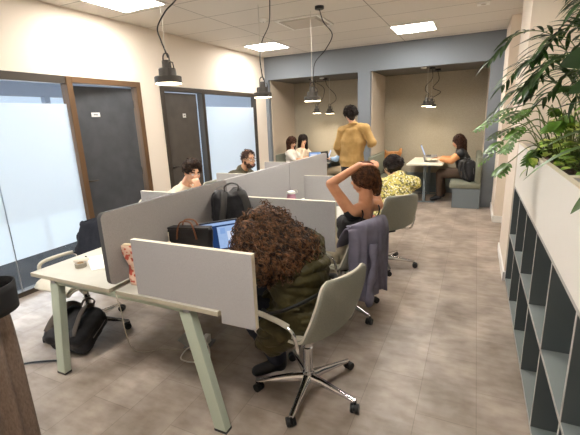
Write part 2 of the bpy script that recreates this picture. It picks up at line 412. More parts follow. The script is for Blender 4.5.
door('door_2', 4.40, 5.40, 2.18, M_darkframe, 0, 0.0, M_door2, 0.11, 0.75, (-0.36, -0.29, 1.74, 1.80))
bm = NB()
box(bm, XL - 0.08, XL + 0.012, 5.40, 7.08, 2.11, 2.18); box(bm, XL - 0.08, XL + 0.012, 5.40, 7.08, 0, 0.05); box(bm, XL - 0.08, XL + 0.012, 7.03, 7.08, 0.05, 2.11)
wf2 = link_obj('window_2', bm, M_darkframe, kind='structure')
pane('glass_pane', 5.40, 7.03, 0.05, 2.11, M_glass, parent=wf2); pane('frosted_film', 5.41, 7.02, 0.375, 1.91, M_film, x=XL - 0.03, t=0.001, parent=wf2)
struct('trim_3', [(XL - 0.1, XL, 4.40, 7.08, 2.18, 2.20)], M_wall)

# ------------------------------------------------------------------ ceiling fittings
def ceiling_light(x, y, label):
    t = thing('ceiling_light', label, 'ceiling light', (x, y, CZ - 0.004), 0, 'square led ceiling panels')
    bm = NB(); a, b = 0.305, 0.285
    for s in ((-a, a, b, a), (-a, a, -a, -b), (-a, -b, -b, b), (b, a, -b, b)): box(bm, s[0], s[1], s[2], s[3], -0.006, 0.004)
    link_obj('frame', bm, M_white, t)
    bm = NB(); box(bm, -b, b, -b, b, -0.003, 0.003); link_obj('diffuser', bm, M_panelglow, t)
ceiling_light(-3.40, 3.30, 'lit square ceiling panel near the top left, cut by the edge of the picture')
ceiling_light(-3.42, 6.46, 'lit square ceiling panel by the left wall near the alcove wall')
ceiling_light(-0.94, 6.50, 'lit square ceiling panel in front of the right alcove')
for x, y, w in ((-0.94, 3.38, 'the middle right desks'), (-3.40, 0.4, 'the empty floor left of the curtain'), (-0.94, 0.4, 'the near floor left of the camera')): ceiling_light(x, y, 'lit square ceiling panel over ' + w + ', out of frame')
t = thing('ceiling_vent', 'white square air vent in the ceiling between the two far lit panels', 'vent', (-2.18, 5.24, CZ - 0.004))
bm = NB(); a, b = 0.305, 0.27
for s in ((-a, a, b, a), (-a, a, -a, -b), (-a, -b, -b, b), (b, a, -b, b)): box(bm, s[0], s[1], s[2], s[3], -0.008, 0.004)
link_obj('frame', bm, M_white, t)
bm = NB(); box(bm, -0.23, 0.23, -0.23, 0.23, -0.016, -0.010, 0.002)
for i in range(9): box(bm, -b, b, -b + 0.03 + i * 0.06, -b + 0.05 + i * 0.06, -0.010, -0.002)
M_vent = mat('vent_grille', '#c3bbb0', 0.7)
link_obj('grille', bm, M_vent, t)
t = thing('lamp_wire_anchor', 'small round white wire anchor of the second pendant lamp, on the ceiling left of the vent', 'wire anchor', (-2.56, 4.77, CZ))  # this disc is the ceiling anchor for the second pendant's wire
bm = NB(); lathe(bm, [(0, -0.035), (0.03, -0.034), (0.045, -0.022), (0.055, -0.01), (0.055, 0)], seg=24); link_obj('housing', bm, M_white, t, smooth=True)
bm = NB(); lathe(bm, [(0, -0.038), (0.008, -0.037), (0.008, -0.033)], seg=10); link_obj('centre_cap', bm, M_black, t)
t = thing('ceiling_speaker', 'small square white fitting in the ceiling at the top right', 'ceiling fitting', (-0.02, 5.62, CZ))
bm = NB(); box(bm, -0.07, 0.07, -0.07, 0.07, -0.012, 0, 0.003); link_obj('plate', bm, M_white, t)
bm = NB(); lathe(bm, [(0, -0.016), (0.03, -0.015), (0.03, -0.012)], seg=14); link_obj('grille', bm, M_vent, t)

def pendant(x, y, z, label, rose=None, cable=None, group='gunmetal pendant lamps', s=1.0, top=CZ, power=10, white_rose=None):
    """z = underside of the shade"""
    t = thing('pendant_lamp', label, 'pendant lamp', (x, y, z), 0, group)
    bm = NB()
    lathe(bm, [(0.088 * s, 0.004), (0.104 * s, 0.0), (0.105 * s, 0.004), (0.105 * s, 0.047 * s), (0.100 * s, 0.052 * s), (0.068 * s, 0.055 * s), (0.066 * s, 0.108 * s), (0.062 * s, 0.112 * s), (0.036 * s, 0.114 * s), (0.035 * s, 0.165 * s), (0.030 * s, 0.172 * s), (0.012 * s, 0.175 * s), (0.0, 0.175 * s)], seg=32)
    link_obj('lamp_shade', bm, M_lampbody, t, autos=math.radians(35))
    bm = NB(); lathe(bm, [(0, 0.006), (0.096 * s, 0.006), (0.098 * s, -0.004), (0, -0.006)], seg=32); link_obj('light_disc', bm, M_lampglow, t)
    bm = NB(); pts = [(0.03 * s * math.cos(a), 0, 0.19 * s + 0.035 * s * math.sin(a)) for a in [PI * k / 10 for k in range(11)]]
    tube(bm, [(0.034 * s, 0, 0.11 * s)] + pts + [(-0.034 * s, 0, 0.11 * s)], 0.006 * s, 6)
    tube(bm, [(0.07 * s, 0, 0.10 * s), (0.062 * s, 0, 0.15 * s), (0.034 * s, 0, 0.16 * s)], 0.005 * s, 6)
    link_obj('bracket', bm, M_lampbody, t, smooth=True)
    bm = NB(); tube(bm, [(0, 0, 0.22 * s), (0, 0, top - z)], 0.0022, 6); link_obj('suspension_wire', bm, M_wire, t)
    if rose is None: rose = (0.0, 0.0)
    bm = NB(); lathe(bm, [(0, -0.032), (0.05, -0.032), (0.053, -0.028), (0.053, 0)], c=(rose[0], rose[1], top - z), seg=24); link_obj('ceiling_rose', bm, M_black, t, autos=0.6)
    if white_rose:
        bm = NB(); lathe(bm, [(0, -0.02), (0.045, -0.02), (0.048, -0.015), (0.048, 0)], c=(white_rose[0], white_rose[1], top - z), seg=24); link_obj('wire_anchor', bm, M_white, t, autos=0.6)
    h = top - z
    pts = [(rose[0], rose[1], h - 0.03)] + [(rose[0] * (1 - k) + c, d, e * h) for c, d, e, k in cable] + [(0.02, 0, 0.19 * s)]
    bm = NB(); tube(bm, catmull(pts, 7), 0.0055, 7); link_obj('cable', bm, M_cable, t, smooth=True)
    l = bpy.data.lights.new('pendant_glow', 'SPOT'); l.energy = power; l.spot_size = math.radians(150); l.spot_blend = 0.9; l.color = (1.0, 0.88, 0.72); l.shadow_soft_size = 0.07
    lo = bpy.data.objects.new('pendant_glow', l); COL.objects.link(lo); lo.parent = t; lo.location = (0, 0, -0.01)
    return t
pendant(-2.24, 2.53, 1.965, 'large gunmetal pendant lamp at the upper left, nearest the glass door', (0.50, -0.50), [(0.46, -0.35, 0.82, 1), (0.29, -0.13, 0.61, 1), (0.06, -0.02, 0.54, 1), (-0.05, 0, 0.44, 1), (-0.03, 0, 0.34, 1), (0.0, 0, 0.26, 1)])
pendant(-2.30, 4.18, 1.915, 'gunmetal pendant lamp hanging in front of the left alcove edge, second from the left', (0.30, -0.30), [(0.23, -0.16, 0.92, 1), (0.15, -0.05, 0.76, 1), (0.03, 0, 0.62, 1), (-0.01, 0, 0.45, 1), (0.0, 0, 0.30, 1)])
pendant(-1.90, 4.75, 1.865, 'gunmetal pendant lamp hanging from the black ceiling rose, in front of the left alcove', (0.16, -0.12), [(0.20, -0.1, 0.84, 1), (0.30, -0.08, 0.70, 1), (0.20, -0.04, 0.56, 1), (0.05, 0, 0.44, 1), (0.02, 0, 0.30, 1)])
AT = 2.46
pendant(-3.22, 8.30, 1.76, 'small pendant lamp inside the left alcove, the left of its pair', (0.02, -0.35), [(0.20, -0.1, 0.75, 1), (0.16, 0, 0.5, 1), (0.10, 0, 0.38, 1)], 'pendant lamps in the left alcove', 0.9, AT, ALC_P)
pendant(-2.90, 8.25, 1.74, 'small pendant lamp inside the left alcove, the right of its pair', (-0.06, -0.1), [(-0.04, 0.0, 0.78, 1), (0.12, 0, 0.55, 1), (0.14, 0, 0.38, 1), (0.04, 0, 0.28, 1)], 'pendant lamps in the left alcove', 0.9, AT, ALC_P, white_rose=(-0.06, -0.30))
pendant(-0.86, 7.85, 1.79, 'pendant lamp over the white table in the right alcove, nearer of its pair', (0.08, -0.05), [(0.08, 0, 0.72, 1), (-0.02, 0, 0.55, 1), (-0.03, 0, 0.42, 1), (0.03, 0, 0.33, 1)], 'pendant lamps in the right alcove', 0.9, AT, ALC_P, white_rose=(-0.06, -0.15))
pendant(-0.82, 8.25, 1.78, 'pendant lamp over the white table in the right alcove, farther of its pair', (0.1, -0.1), [(0.12, 0, 0.72, 1), (0.02, 0, 0.52, 1), (0.16, 0, 0.40, 1), (0.08, 0, 0.30, 1)], 'pendant lamps in the right alcove', 0.9, AT, ALC_P)

# ------------------------------------------------------------------ bench desk
bd = thing('bench_desk', 'long double row bench desk with sage legs, pale tops and grey fabric screens', 'desk', (-1.815, 1.385, 0))
Y0 = 0.0
for i in range(3):
    for x0, x1 in ((-0.74, -0.02), (0.035, 0.735)):
        bm = NB(); box(bm, x0, x1, Y0 + i * 1.2 + 0.002, Y0 + (i + 1) * 1.2 - 0.002, 0.725, 0.75, 0.002)
        for f in bm.faces: f.material_index = 1 if abs(f.normal.z) < 0.5 else 0
        link_obj('desktop', bm, [M_desk, M_deskedge], bd)
def desk_leg(x_t, x_b, y, w=0.078, d=0.05):
    bm = NB(); A = []
    for x, z in ((x_b, 0.012), (x_t, 0.70)):
        A.append([bm.verts.new((x - w / 2, y - d / 2, z)), bm.verts.new((x + w / 2, y - d / 2, z)), bm.verts.new((x + w / 2, y + d / 2, z)), bm.verts.new((x - w / 2, y + d / 2, z))])
    for k in range(4): bm.faces.new((A[0][k], A[0][(k + 1) % 4], A[1][(k + 1) % 4], A[1][k]))
    bm.faces.new(A[0][::-1]); bm.faces.new(A[1])
    bmesh.ops.bevel(bm, geom=list(bm.edges), offset=0.003, segments=1, affect='EDGES')
    lg = link_obj('leg', bm, M_deskleg, bd)
    bm = NB(); box(bm, x_b - w / 2 - 0.001, x_b + w / 2 + 0.001, y - d / 2 - 0.001, y + d / 2 + 0.001, 0, 0.014); link_obj('foot_cap', bm, M_black, lg)
for y in (0.045, 1.2, 2.4, 3.55):
    desk_leg(-0.545, -0.665, y); desk_leg(0.505, 0.665, y)
    bm = NB(); box(bm, -0.585, 0.545, y - 0.02, y + 0.02, 0.69, 0.722, 0.002); link_obj('cross_beam', bm, M_deskleg, bd)
for x in (-0.36, 0.34):
    bm = NB(); box(bm, x - 0.025, x + 0.025, 0.07, 3.52, 0.66, 0.69, 0.002); link_obj('long_beam', bm, M_deskleg, bd)
for x in (0.50, -0.57):
    bm = NB(); box(bm, x, x + 0.04, 0.02, 0.07, 0.695, 0.724); link_obj('bracket', bm, M_alu, bd)
for i in range(3):
    bm = NB(); rounded_panel(bm, rrect(i * 1.2 - 0.002, (i + 1) * 1.2 - 0.012, 0.775 if i == 0 else 0.73, 1.195, 0.035, corners=(i == 2, i == 0, i == 0, i == 2)), 0, -0.015, 0.015, 0, 1)
    p = link_obj('divider_panel', bm, [M_divider if i == 0 else M_screen, M_dividertrim if i == 0 else M_screen], bd, autos=0.6)
    p['label'] = 'tall central divider panel, taupe with charcoal edging' if i == 0 else 'tall central divider panel in light grey fabric'
for i, y in enumerate((0.03, 1.205, 2.385, 3.575)):
    for sgn in (1, -1):
        if (i == 0 and sgn < 0) or (i == 3 and sgn > 0): continue
        xa, xb = 0.195, 0.94; b0 = 0.752
        # rectangle that drops below the worktop beyond its outer edge
        ol = [(xb, 1.065), (xa, 1.065), (xa, b0), (0.745, b0), (0.745, 0.685), (xb, 0.685)]
        ol = [(sgn * p, q) for p, q in ol]
        bm = NB(); rounded_panel(bm, ol, 1, y - 0.014, y + 0.014, 0, 1)
        link_obj('side_screen', bm, [M_screen, M_screenedge], bd)

# ------------------------------------------------------------------ swivel chairs (local: faces +x, seat centre over the origin)
PROF = catmull([(0.235, 0.415), (0.225, 0.440), (0.16, 0.455), (0.05, 0.452), (-0.06, 0.445), (-0.15, 0.45), (-0.205, 0.485), (-0.235, 0.55), (-0.262, 0.64), (-0.285, 0.74), (-0.300, 0.82), (-0.308, 0.86)] and [(x, 0, z) for x, z in [(0.235, 0.425), (0.22, 0.447), (0.15, 0.455), (0.05, 0.450), (-0.06, 0.445), (-0.15, 0.452), (-0.205, 0.488), (-0.235, 0.555), (-0.262, 0.64), (-0.285, 0.74), (-0.300, 0.81), (-0.306, 0.86)]], 4)
def shell_pt(u, v, off=0.0, sc=1.0):
    n = len(PROF) - 1; k = min(int(u * n), n - 1); f = u * n - k
    p = PROF[k].lerp(PROF[k + 1], f); d = (PROF[min(k + 2, n)] - PROF[max(k - 1, 0)]).normalized()
    nn = V((d.z, 0, -d.x))                       # points up/forward side
    if u < 0.30: hw = 0.205 + 0.03 * math.sin(u / 0.30 * PI / 2)
    elif u < 0.62: hw = 0.235
    else: hw = 0.235 - 0.045 * ((u - 0.62) / 0.38) ** 1.3
    if u > 0.93: hw *= math.sqrt(max(0.0, 1 - ((u - 0.93) / 0.07) ** 2 * 0.35))
    if u < 0.05: hw *= math.sqrt(1 - ((0.05 - u) / 0.05) ** 2 * 0.25)
    s = v * 2 - 1; lift = 0.028 * abs(s) ** 2.4 * (1.0 + 0.6 * math.sin(min(1, max(0, (u - 0.3) / 0.5)) * PI))
    q = p + nn * (lift + off); q.y = s * hw * sc; return q
def swivel_chair(loc, rz, label, baserot=0.3, height=0.0, group='cream and sage swivel chairs around the bench desk'):
    t = thing('swivel_chair', label, 'chair', loc, rz, group)
    bm = NB(); grid(bm, lambda u, v: shell_pt(u, v), 36, 14)
    o = link_obj('seat_shell', bm, [M_chairfab, M_chaircream], t, smooth=True); solid(o, 0.016, 0, 1)
    bm = NB(); grid(bm, lambda u, v: shell_pt(0.02 + 0.50 * u, v, 0.018, 0.93), 20, 12); o = link_obj('seat_pad', bm, [M_chaircream, M_chaircream], t, smooth=True); solid(o, 0.016, 0)
    for s in (1, -1):
        bm = NB(); pts = catmull([(0.13, s * 0.16, 0.435), (0.15, s * 0.235, 0.437), (0.165, s * 0.268, 0.49), (0.175, s * 0.278, 0.56), (0.15, s * 0.282, 0.60), (0.07, s * 0.284, 0.612), (-0.05, s * 0.284, 0.612), (-0.12, s * 0.284, 0.606)], 5)
        tube(bm, pts, 0.016, 10, flat=0.75); am = link_obj('armrest', bm, M_chaircream, t, smooth=True)
        bm = NB(); tube(bm, catmull([(-0.11, s * 0.284, 0.604), (-0.15, s * 0.28, 0.575), (-0.155, s * 0.262, 0.50), (-0.14, s * 0.235, 0.437), (-0.08, s * 0.16, 0.43)], 5), 0.010, 8); link_obj('chrome_stay', bm, M_chrome, am, smooth=True)
    bm = NB(); box(bm, -0.10, 0.10, -0.075, 0.075, 0.405, 0.437, 0.006); tube(bm, [(0, -0.05, 0.42), (0.02, -0.15, 0.415), (0.03, -0.22, 0.412)], 0.006, 6)
    link_obj('seat_mechanism', bm, M_black, t, smooth=False)
    bm = NB(); lathe(bm, [(0, 0.075), (0.036, 0.078), (0.040, 0.10), (0.034, 0.135), (0.029, 0.14), (0.029, 0.30), (0.024, 0.305), (0.022, 0.41), (0, 0.41)], seg=24); link_obj('gas_column', bm, M_chrome, t, autos=0.6)
    for k in range(5):
        a = baserot + k * 2 * PI / 5; d = V((math.cos(a), math.sin(a), 0)); s = V((-d.y, d.x, 0)); bm = NB(); rings = []
        for rr, w, z0, z1 in ((0.02, 0.030, 0.075, 0.125), (0.10, 0.021, 0.076, 0.115), (0.21, 0.017, 0.070, 0.096), (0.31, 0.015, 0.064, 0.080), (0.33, 0.012, 0.064, 0.078)):
            rings.append([bm.verts.new(d * rr + s * sx * w * tw + V((0, 0, z))) for sx, z, tw in ((-1, z0, 1), (-1, (z0 + z1 * 2) / 3, 1), (-0.45, z1, 1), (0.45, z1, 1), (1, (z0 + z1 * 2) / 3, 1), (1, z0, 1))])
        for A, B in zip(rings, rings[1:]):
            for i in range(6): bm.faces.new((A[i], A[(i + 1) % 6], B[(i + 1) % 6], B[i]))
        bm.faces.new(rings[0][::-1]); bm.faces.new(rings[-1])
        bl = link_obj('base_leg', bm, M_chrome, t, autos=0.9)
        bm = NB(); c = d * 0.325; ra = a + 0.9 + k * 1.3; wd_ = V((math.cos(ra), math.sin(ra), 0)); off = V((-wd_.y, wd_.x, 0)) * 0.012
        for sg in (-1, 1): cone(bm, c + off + wd_ * sg * 0.008 + V((0, 0, 0.028)), c + off + wd_ * sg * 0.025 + V((0, 0, 0.028)), 0.028, 0.026, 18)
        cone(bm, c + off + wd_ * -0.02 + V((0, 0, 0.03)), c + off + wd_ * 0.02 + V((0, 0, 0.03)), 0.018, 0.018, 12); cone(bm, c + V((0, 0, 0.03)), c + V((0, 0, 0.066)), 0.010, 0.010, 10)
        link_obj('caster', bm, M_black, bl)
    return t
def ang(dx, dy): return math.atan2(dy, dx)
ch1 = swivel_chair((-0.835, 1.915, 0), ang(-0.95, 0.31), 'swivel chair in the foreground with the curly haired person sitting on it', 0.72)
ch2 = swivel_chair((-0.96, 2.99, 0), ang(-0.93, 0.36), 'swivel chair with a lilac shirt hung over its back', 0.5)
ch3 = swivel_chair((-0.84, 4.18, 0), ang(-0.72, 0.69), 'swivel chair under the person in the yellow patterned shirt', 0.2)
ch4 = swivel_chair((-2.82, 1.92, 0), ang(-0.05, -1), 'empty cream swivel chair at the left desk with a navy jacket on its back', 0.75)
ch5 = swivel_chair((-2.98, 3.20, 0), ang(1, 0), 'swivel chair mostly hidden behind the divider, under the person in the cream shirt', 0.4)
ch6 = swivel_chair((-3.00, 4.35, 0), ang(1, 0), 'swivel chair hidden behind the divider, under the person with glasses', 0.4)

# ------------------------------------------------------------------ alcove furniture
def bench(x0, x1, back_left, label, name='bench', y0=7.30):
    t = thing(name, label, 'bench', ((x0 + x1) / 2, y0, 0), 0, 'upholstered alcove benches'); w = (x1 - x0) / 2; L = 8.76 - y0
    bm = NB(); box(bm, -w + (0 if back_left else 0.06), w - (0.06 if back_left else 0), 0.01, L, 0.0, 0.35, 0.004); link_obj('base', bm, M_benchbase, t)
    bm = NB(); box(bm, -w, w, 0, L, 0.352, 0.45, 0.025); link_obj('seat_cushion', bm, M_bench, t, autos=0.7)
    bm = NB(); s = -1 if back_left else 1; xa, xb = sorted((s * w, s * (w - 0.10))); box(bm, xa, xb, 0.0, L, 0.452, 0.90, 0.025); link_obj('back_cushion', bm, M_bench, t, autos=0.7)
    return t
bench(-1.82, -1.30, True, 'moss grey alcove bench at the left of the white table, bearing the tan bag')
bench(-0.36, 0.145, False, 'moss grey alcove bench under the person in the dark vest', y0=7.32)
bench(-3.98, -3.45, True, 'moss grey bench at the left side of the left alcove', y0=7.65)
bench(-2.62, -2.10, False, 'moss grey bench at the right side of the left alcove', y0=7.65)
def table(x0, x1, y0, y1, label):
    t = thing('alcove_table', label, 'table', ((x0 + x1) / 2, (y0 + y1) / 2, 0), 0, 'white alcove tables'); w, d = (x1 - x0) / 2, (y1 - y0) / 2
    bm = NB(); rounded_panel(bm, rrect(-w, w, -d, d, 0.03), 2, 0.725, 0.75, 0, 1); link_obj('tabletop', bm, [M_tablewhite, M_tablewhite], t)
    for sy in (-1, 1):
        bm = NB(); box(bm, -0.025, 0.025, sy * (d - 0.22) - 0.025, sy * (d - 0.22) + 0.025, 0.012, 0.72, 0.003); link_obj('leg', bm, M_benchbase, t)
        bm = NB(); box(bm, -0.2, 0.2, sy * (d - 0.22) - 0.04, sy * (d - 0.22) + 0.04, 0, 0.012); link_obj('foot_plate', bm, M_benchbase, t)
table(-1.14, -0.50, 7.50, 8.77, 'white table in the right alcove with an open laptop on it')
table(-3.32, -2.72, 7.62, 8.77, 'white table in the left alcove carrying several laptops')
struct('baseboard_back', [(-1.30, -0.36, 8.76, 8.79, 0, 0.42)], M_benchbase)

# ------------------------------------------------------------------ open shelf unit with planters
SX0, SX1 = 0.362, 0.775
sh = thing('shelf_unit', 'low slate grey open shelf unit of square cells along the right side', 'shelf', ((SX0 + SX1) / 2, 2.2, 0))
sy0, sy1 = -0.60, 4.05; yo = 2.2; hx = (SX1 - SX0) / 2
def edged(bm, x0, x1, y0, y1, z0, z1):
    box(bm, x0 + 0.002, x1, y0, y1, z0, z1, mi=0); box(bm, x0, x0 + 0.002, y0, y1, z0, z1, mi=1)
for z0, z1, n in ((0.05, 0.068, 'bottom_board'), (0.50, 0.518, 'shelf_board'), (0.962, 0.98, 'top_board')):
    bm = NB(); edged(bm, -hx, hx, sy0 - yo, sy1 - yo, z0, z1); link_obj(n, bm, [M_shelfboard, M_shelfedge], sh)
bm = NB(); box(bm, -hx + 0.03, hx, sy0 - yo, sy1 - yo, 0, 0.05); link_obj('plinth', bm, M_shelfedge, sh)
bm = NB(); box(bm, hx - 0.012, hx, sy0 - yo, sy1 - yo, 0.068, 0.962); link_obj('back_panel', bm, M_shelfdark, sh)
ys = [4.04 - 0.506 * k for k in range(10)]
for y in ys:
    bm = NB(); edged(bm, -hx, hx - 0.012, y - yo - 0.009, y - yo + 0.009, 0.068, 0.5); edged(bm, -hx, hx - 0.012, y - yo - 0.009, y - yo + 0.009, 0.518, 0.962); link_obj('upright', bm, [M_shelfdark, M_shelfedge], sh)
bm = NB(); cone(bm, (-hx + 0.12, 1.70 - yo - 0.013, 0.30), (-hx + 0.12, 1.70 - yo - 0.02, 0.30), 0.008, 0.008, 12); link_obj('cam_cover', bm, M_deskedge, sh)
def planter(y0, y1, label):
    t = thing('planter_box', label, 'planter', ((SX0 + SX1) / 2, (y0 + y1) / 2, 0.981), 0, 'white planter boxes on the shelf unit'); h = (y1 - y0) / 2; H_ = 0.379; k = 0.014
    bm = NB(); box(bm, -hx, -hx + k, -h, h, 0, H_); box(bm, hx - k, hx, -h, h, 0, H_); box(bm, -hx + k, hx - k, -h, -h + k, 0, H_); box(bm, -hx + k, hx - k, h - k, h, 0, H_); box(bm, -hx + k, hx - k, -h + k, h - k, 0, 0.02)
    link_obj('casing', bm, M_planter, t)
    bm = NB(); r = 0.012
    box(bm, -hx - 0.001, -hx + k + r, -h, h, H_, H_ + 0.003); box(bm, hx - k - r, hx, -h, h, H_, H_ + 0.003); box(bm, -hx + k + r, hx - k - r, -h, -h + 0.05, H_, H_ + 0.003); box(bm, -hx + k + r, hx - k - r, h - 0.02, h, H_, H_ + 0.003)
    link_obj('rim', bm, M_planterrim, t)
    bm = NB(); rnd = random.Random(5)
    grid(bm, lambda u, v: V((-hx + k + u * (2 * hx - 2 * k), -h + k + v * (2 * h - 2 * k), H_ - 0.055 + 0.022 * noise.noise(V((u * 9, v * 40, 3))) + 0.012 * noise.noise(V((u * 30, v * 130, 1))))), 26, 120)
    link_obj('soil', bm, M_soil, t, smooth=True)
    return t
planter(2.01, 4.06, 'long white planter box at the far end of the shelf unit')
planter(-0.60, 2.0095, 'long white planter box at the near end of the shelf unit')

# ------------------------------------------------------------------ people
M_skin = mat('light_skin', '#c99a7c', 0.55, color2='#d2a486', scale=15, sss=0.12)
M_skin_tan = mat('tanned_skin', '#b97f5c', 0.5, color2='#c28a66', scale=15, sss=0.12)
M_eyew = mat('eye_white', '#d8d4cc', 0.3); M_iris = mat('dark_iris', '#1e1410', 0.2); M_lip = mat('lip_colour', '#a65c50', 0.5); M_brow = mat('eyebrow', '#2e2018', 0.8)
M_shoeblk = mat('black_shoe_leather', '#17181b', 0.5); M_sole = mat('shoe_sole', '#77797d', 0.6)
def hairmat(name, a, b): return mat(name, a, 0.5, color2=b, scale=35, lo=0.4, hi=0.75, detail=4, spec=0.25)
def closest_pt(p, seg):
    a, b, ra, rb = seg; ab = b - a; t = max(0.0, min(1.0, (p - a).dot(ab) / max(ab.length_squared, 1e-9)))
    c = a + ab * t; return c, ra + (rb - ra) * t
def sdf(p, segs):
    best = None
    for s in segs:
        c, r = closest_pt(p, s); d = (p - c).length - r
        if best is None or d < best[0]: best = (d, (p - c).normalized())
    return best
def locks(bm, segs, starts, flow, n, L, r, curl=0.0, pitch=0.05, step=0.012, lift=0.004, seed=1, seg=4, grav=0.0):
    """strands of hair that run over the surface of a volume"""
    rnd = random.Random(seed)
    for _ in range(n):
        p = starts(rnd); ph = rnd.uniform(0, 6.28); ln = L * rnd.uniform(0.6, 1.1); m = max(4, int(ln / step)); off = lift * rnd.uniform(-0.5, 2.2); cr = curl * rnd.uniform(0.6, 1.3); pt = pitch * rnd.uniform(0.8, 1.25)
        pts = []; jit = V((rnd.gauss(0, 1), rnd.gauss(0, 1), rnd.gauss(0, 1))) * 0.25; q = p
        for i in range(m):
            d, nn = sdf(q, segs); q = q - nn * (d - off)
            f = (flow(q) + jit); f = f - nn * f.dot(nn) * (1 - grav)
            if f.length < 1e-4: f = V((0, 0, -1))
            f.normalize(); b = nn.cross(f)
            a = ph + i * step / pt * 2 * PI
            pts.append(q + (nn * math.cos(a) + b * math.sin(a)) * cr); q = q + f * step
        k = len(pts); tube(bm, pts, [r * (0.6 + 0.4 * math.sin(PI * min(1, (i + 1) / k * 1.0)) ) * (1 if i < k - 2 else 0.5) for i in range(k)], seg, cap=False)
def head_prims(bm, H, f, u, s=1.0):
    f = V(f).normalized(); u = V(u); u = (u - f * u.dot(f)).normalized(); l = u.cross(f)
    q = Matrix((f, l, u)).transposed()
    E = lambda a, b, c, r: ell(bm, H + (f * a + l * b + u * c) * s, [x * s for x in r], q)
    E(-0.012, 0, 0.028, (0.096, 0.076, 0.094)); E(0.020, 0, -0.035, (0.072, 0.060, 0.078)); E(0.050, 0, -0.088, (0.026, 0.026, 0.020))
    E(0.070, 0, 0.022, (0.020, 0.052, 0.014)); E(0.060, 0.036, -0.018, (0.028, 0.022, 0.024)); E(0.060, -0.036, -0.018, (0.028, 0.022, 0.024))
    cap(bm, H + (f * 0.086 + u * 0.010) * s, H + (f * 0.106 - u * 0.024) * s, 0.008 * s, 0.012 * s); E(0.095, 0, -0.027, (0.014, 0.017, 0.009))
    E(0.084, 0, -0.056, (0.013, 0.024, 0.007)); E(0.082, 0, -0.066, (0.013, 0.020, 0.008))
    for sg in (1, -1): E(-0.006, sg * 0.078, -0.006, (0.018, 0.008, 0.031)); E(-0.004, sg * 0.083, 0.010, (0.016, 0.006, 0.014))
    return f, l, u
def hand_prims(bm, wr, d, n, side, curl=0.5, s=1.0, spread=0.0):
    """wr wrist, d pointing direction, n palm normal (fingers curl towards it), side = +1/-1 thumb along +/-(d x n)"""
    d = V(d).normalized(); n = V(n); n = (n - d * n.dot(d)).normalized(); t = d.cross(n) * side
    q = Matrix((d, t, n)).transposed()
    ell(bm, wr + d * 0.048 * s, (0.054 * s, 0.040 * s, 0.016 * s), q)
    for i, L in enumerate((0.072, 0.080, 0.075, 0.060)):
        o = (0.030 - 0.020 * i) * s; p = wr + d * 0.082 * s + t * o; a = 0.0; r = 0.0085 * s
        dd = (d + t * (o * 4 * spread)).normalized()
        for k, fr in enumerate((0.45, 0.32, 0.23)):
            a += curl * (0.6, 1.0, 0.7)[k]; v = dd * math.cos(a) + n * math.sin(a); p2 = p + v * L * fr * s; cap(bm, p, p2, r, r * 0.9, 8); p = p2; r *= 0.9
    p = wr + d * 0.022 * s + t * 0.026 * s; v = (d * 0.65 + t * 0.7 + n * 0.25).normalized(); p2 = p + v * 0.042 * s; cap(bm, p, p2, 0.013 * s, 0.010 * s, 8)
    v = (d * 0.9 + t * 0.25 + n * 0.4 * curl).normalized(); cap(bm, p2, p2 + v * 0.034 * s, 0.010 * s, 0.008 * s, 8)
def torso(bm, S, o=0.0, low=True, k=1.0):
    lat = S['lat']; P, C, N = S['P'], S['C'], S['N']; w = S.get('w', 1.0)
    cap(bm, P, P.lerp(C, 0.45), 0.108 * w + o, 0.092 * w + o, 18, lat, 1.42); cap(bm, P.lerp(C, 0.4), C, 0.092 * w + o, 0.108 * w + o, 18, lat, 1.38)
    cap(bm, C, C.lerp(N, 0.62), 0.108 * w + o, 0.078 * w + o, 18, lat, 1.45); cap(bm, C.lerp(N, 0.9), S['shL'], 0.052 + o, 0.052 + o); cap(bm, C.lerp(N, 0.9), S['shR'], 0.052 + o, 0.052 + o)
    if S.get('bust'):
        for sg in (1, -1): ell(bm, C + S['F'] * 0.075 + lat * 0.065 * sg + (N - C) * 0.05, (0.062 + o,) * 3)
def arms(bm, S, o=0.0, fr=1.0, sides='LR', flare=0.0):
    for s in sides:
        sh, el, wr = S['sh' + s], S['el' + s], S['wr' + s]
        cap(bm, sh, el, 0.050 + o, 0.039 + o + flare)
        if fr > 0: cap(bm, el, el.lerp(wr, fr), 0.039 + o, (0.039 + (0.027 - 0.039) * fr) + o + flare)
def legs(bm, S, o=0.0, fr=1.0, flare=0.0):
    for s in 'LR':
        cap(bm, S['hip' + s], S['kn' + s], 0.086 + o, 0.058 + o); cap(bm, S['kn' + s], S['kn' + s].lerp(S['an' + s], fr), 0.058 + o, 0.038 + o + flare)
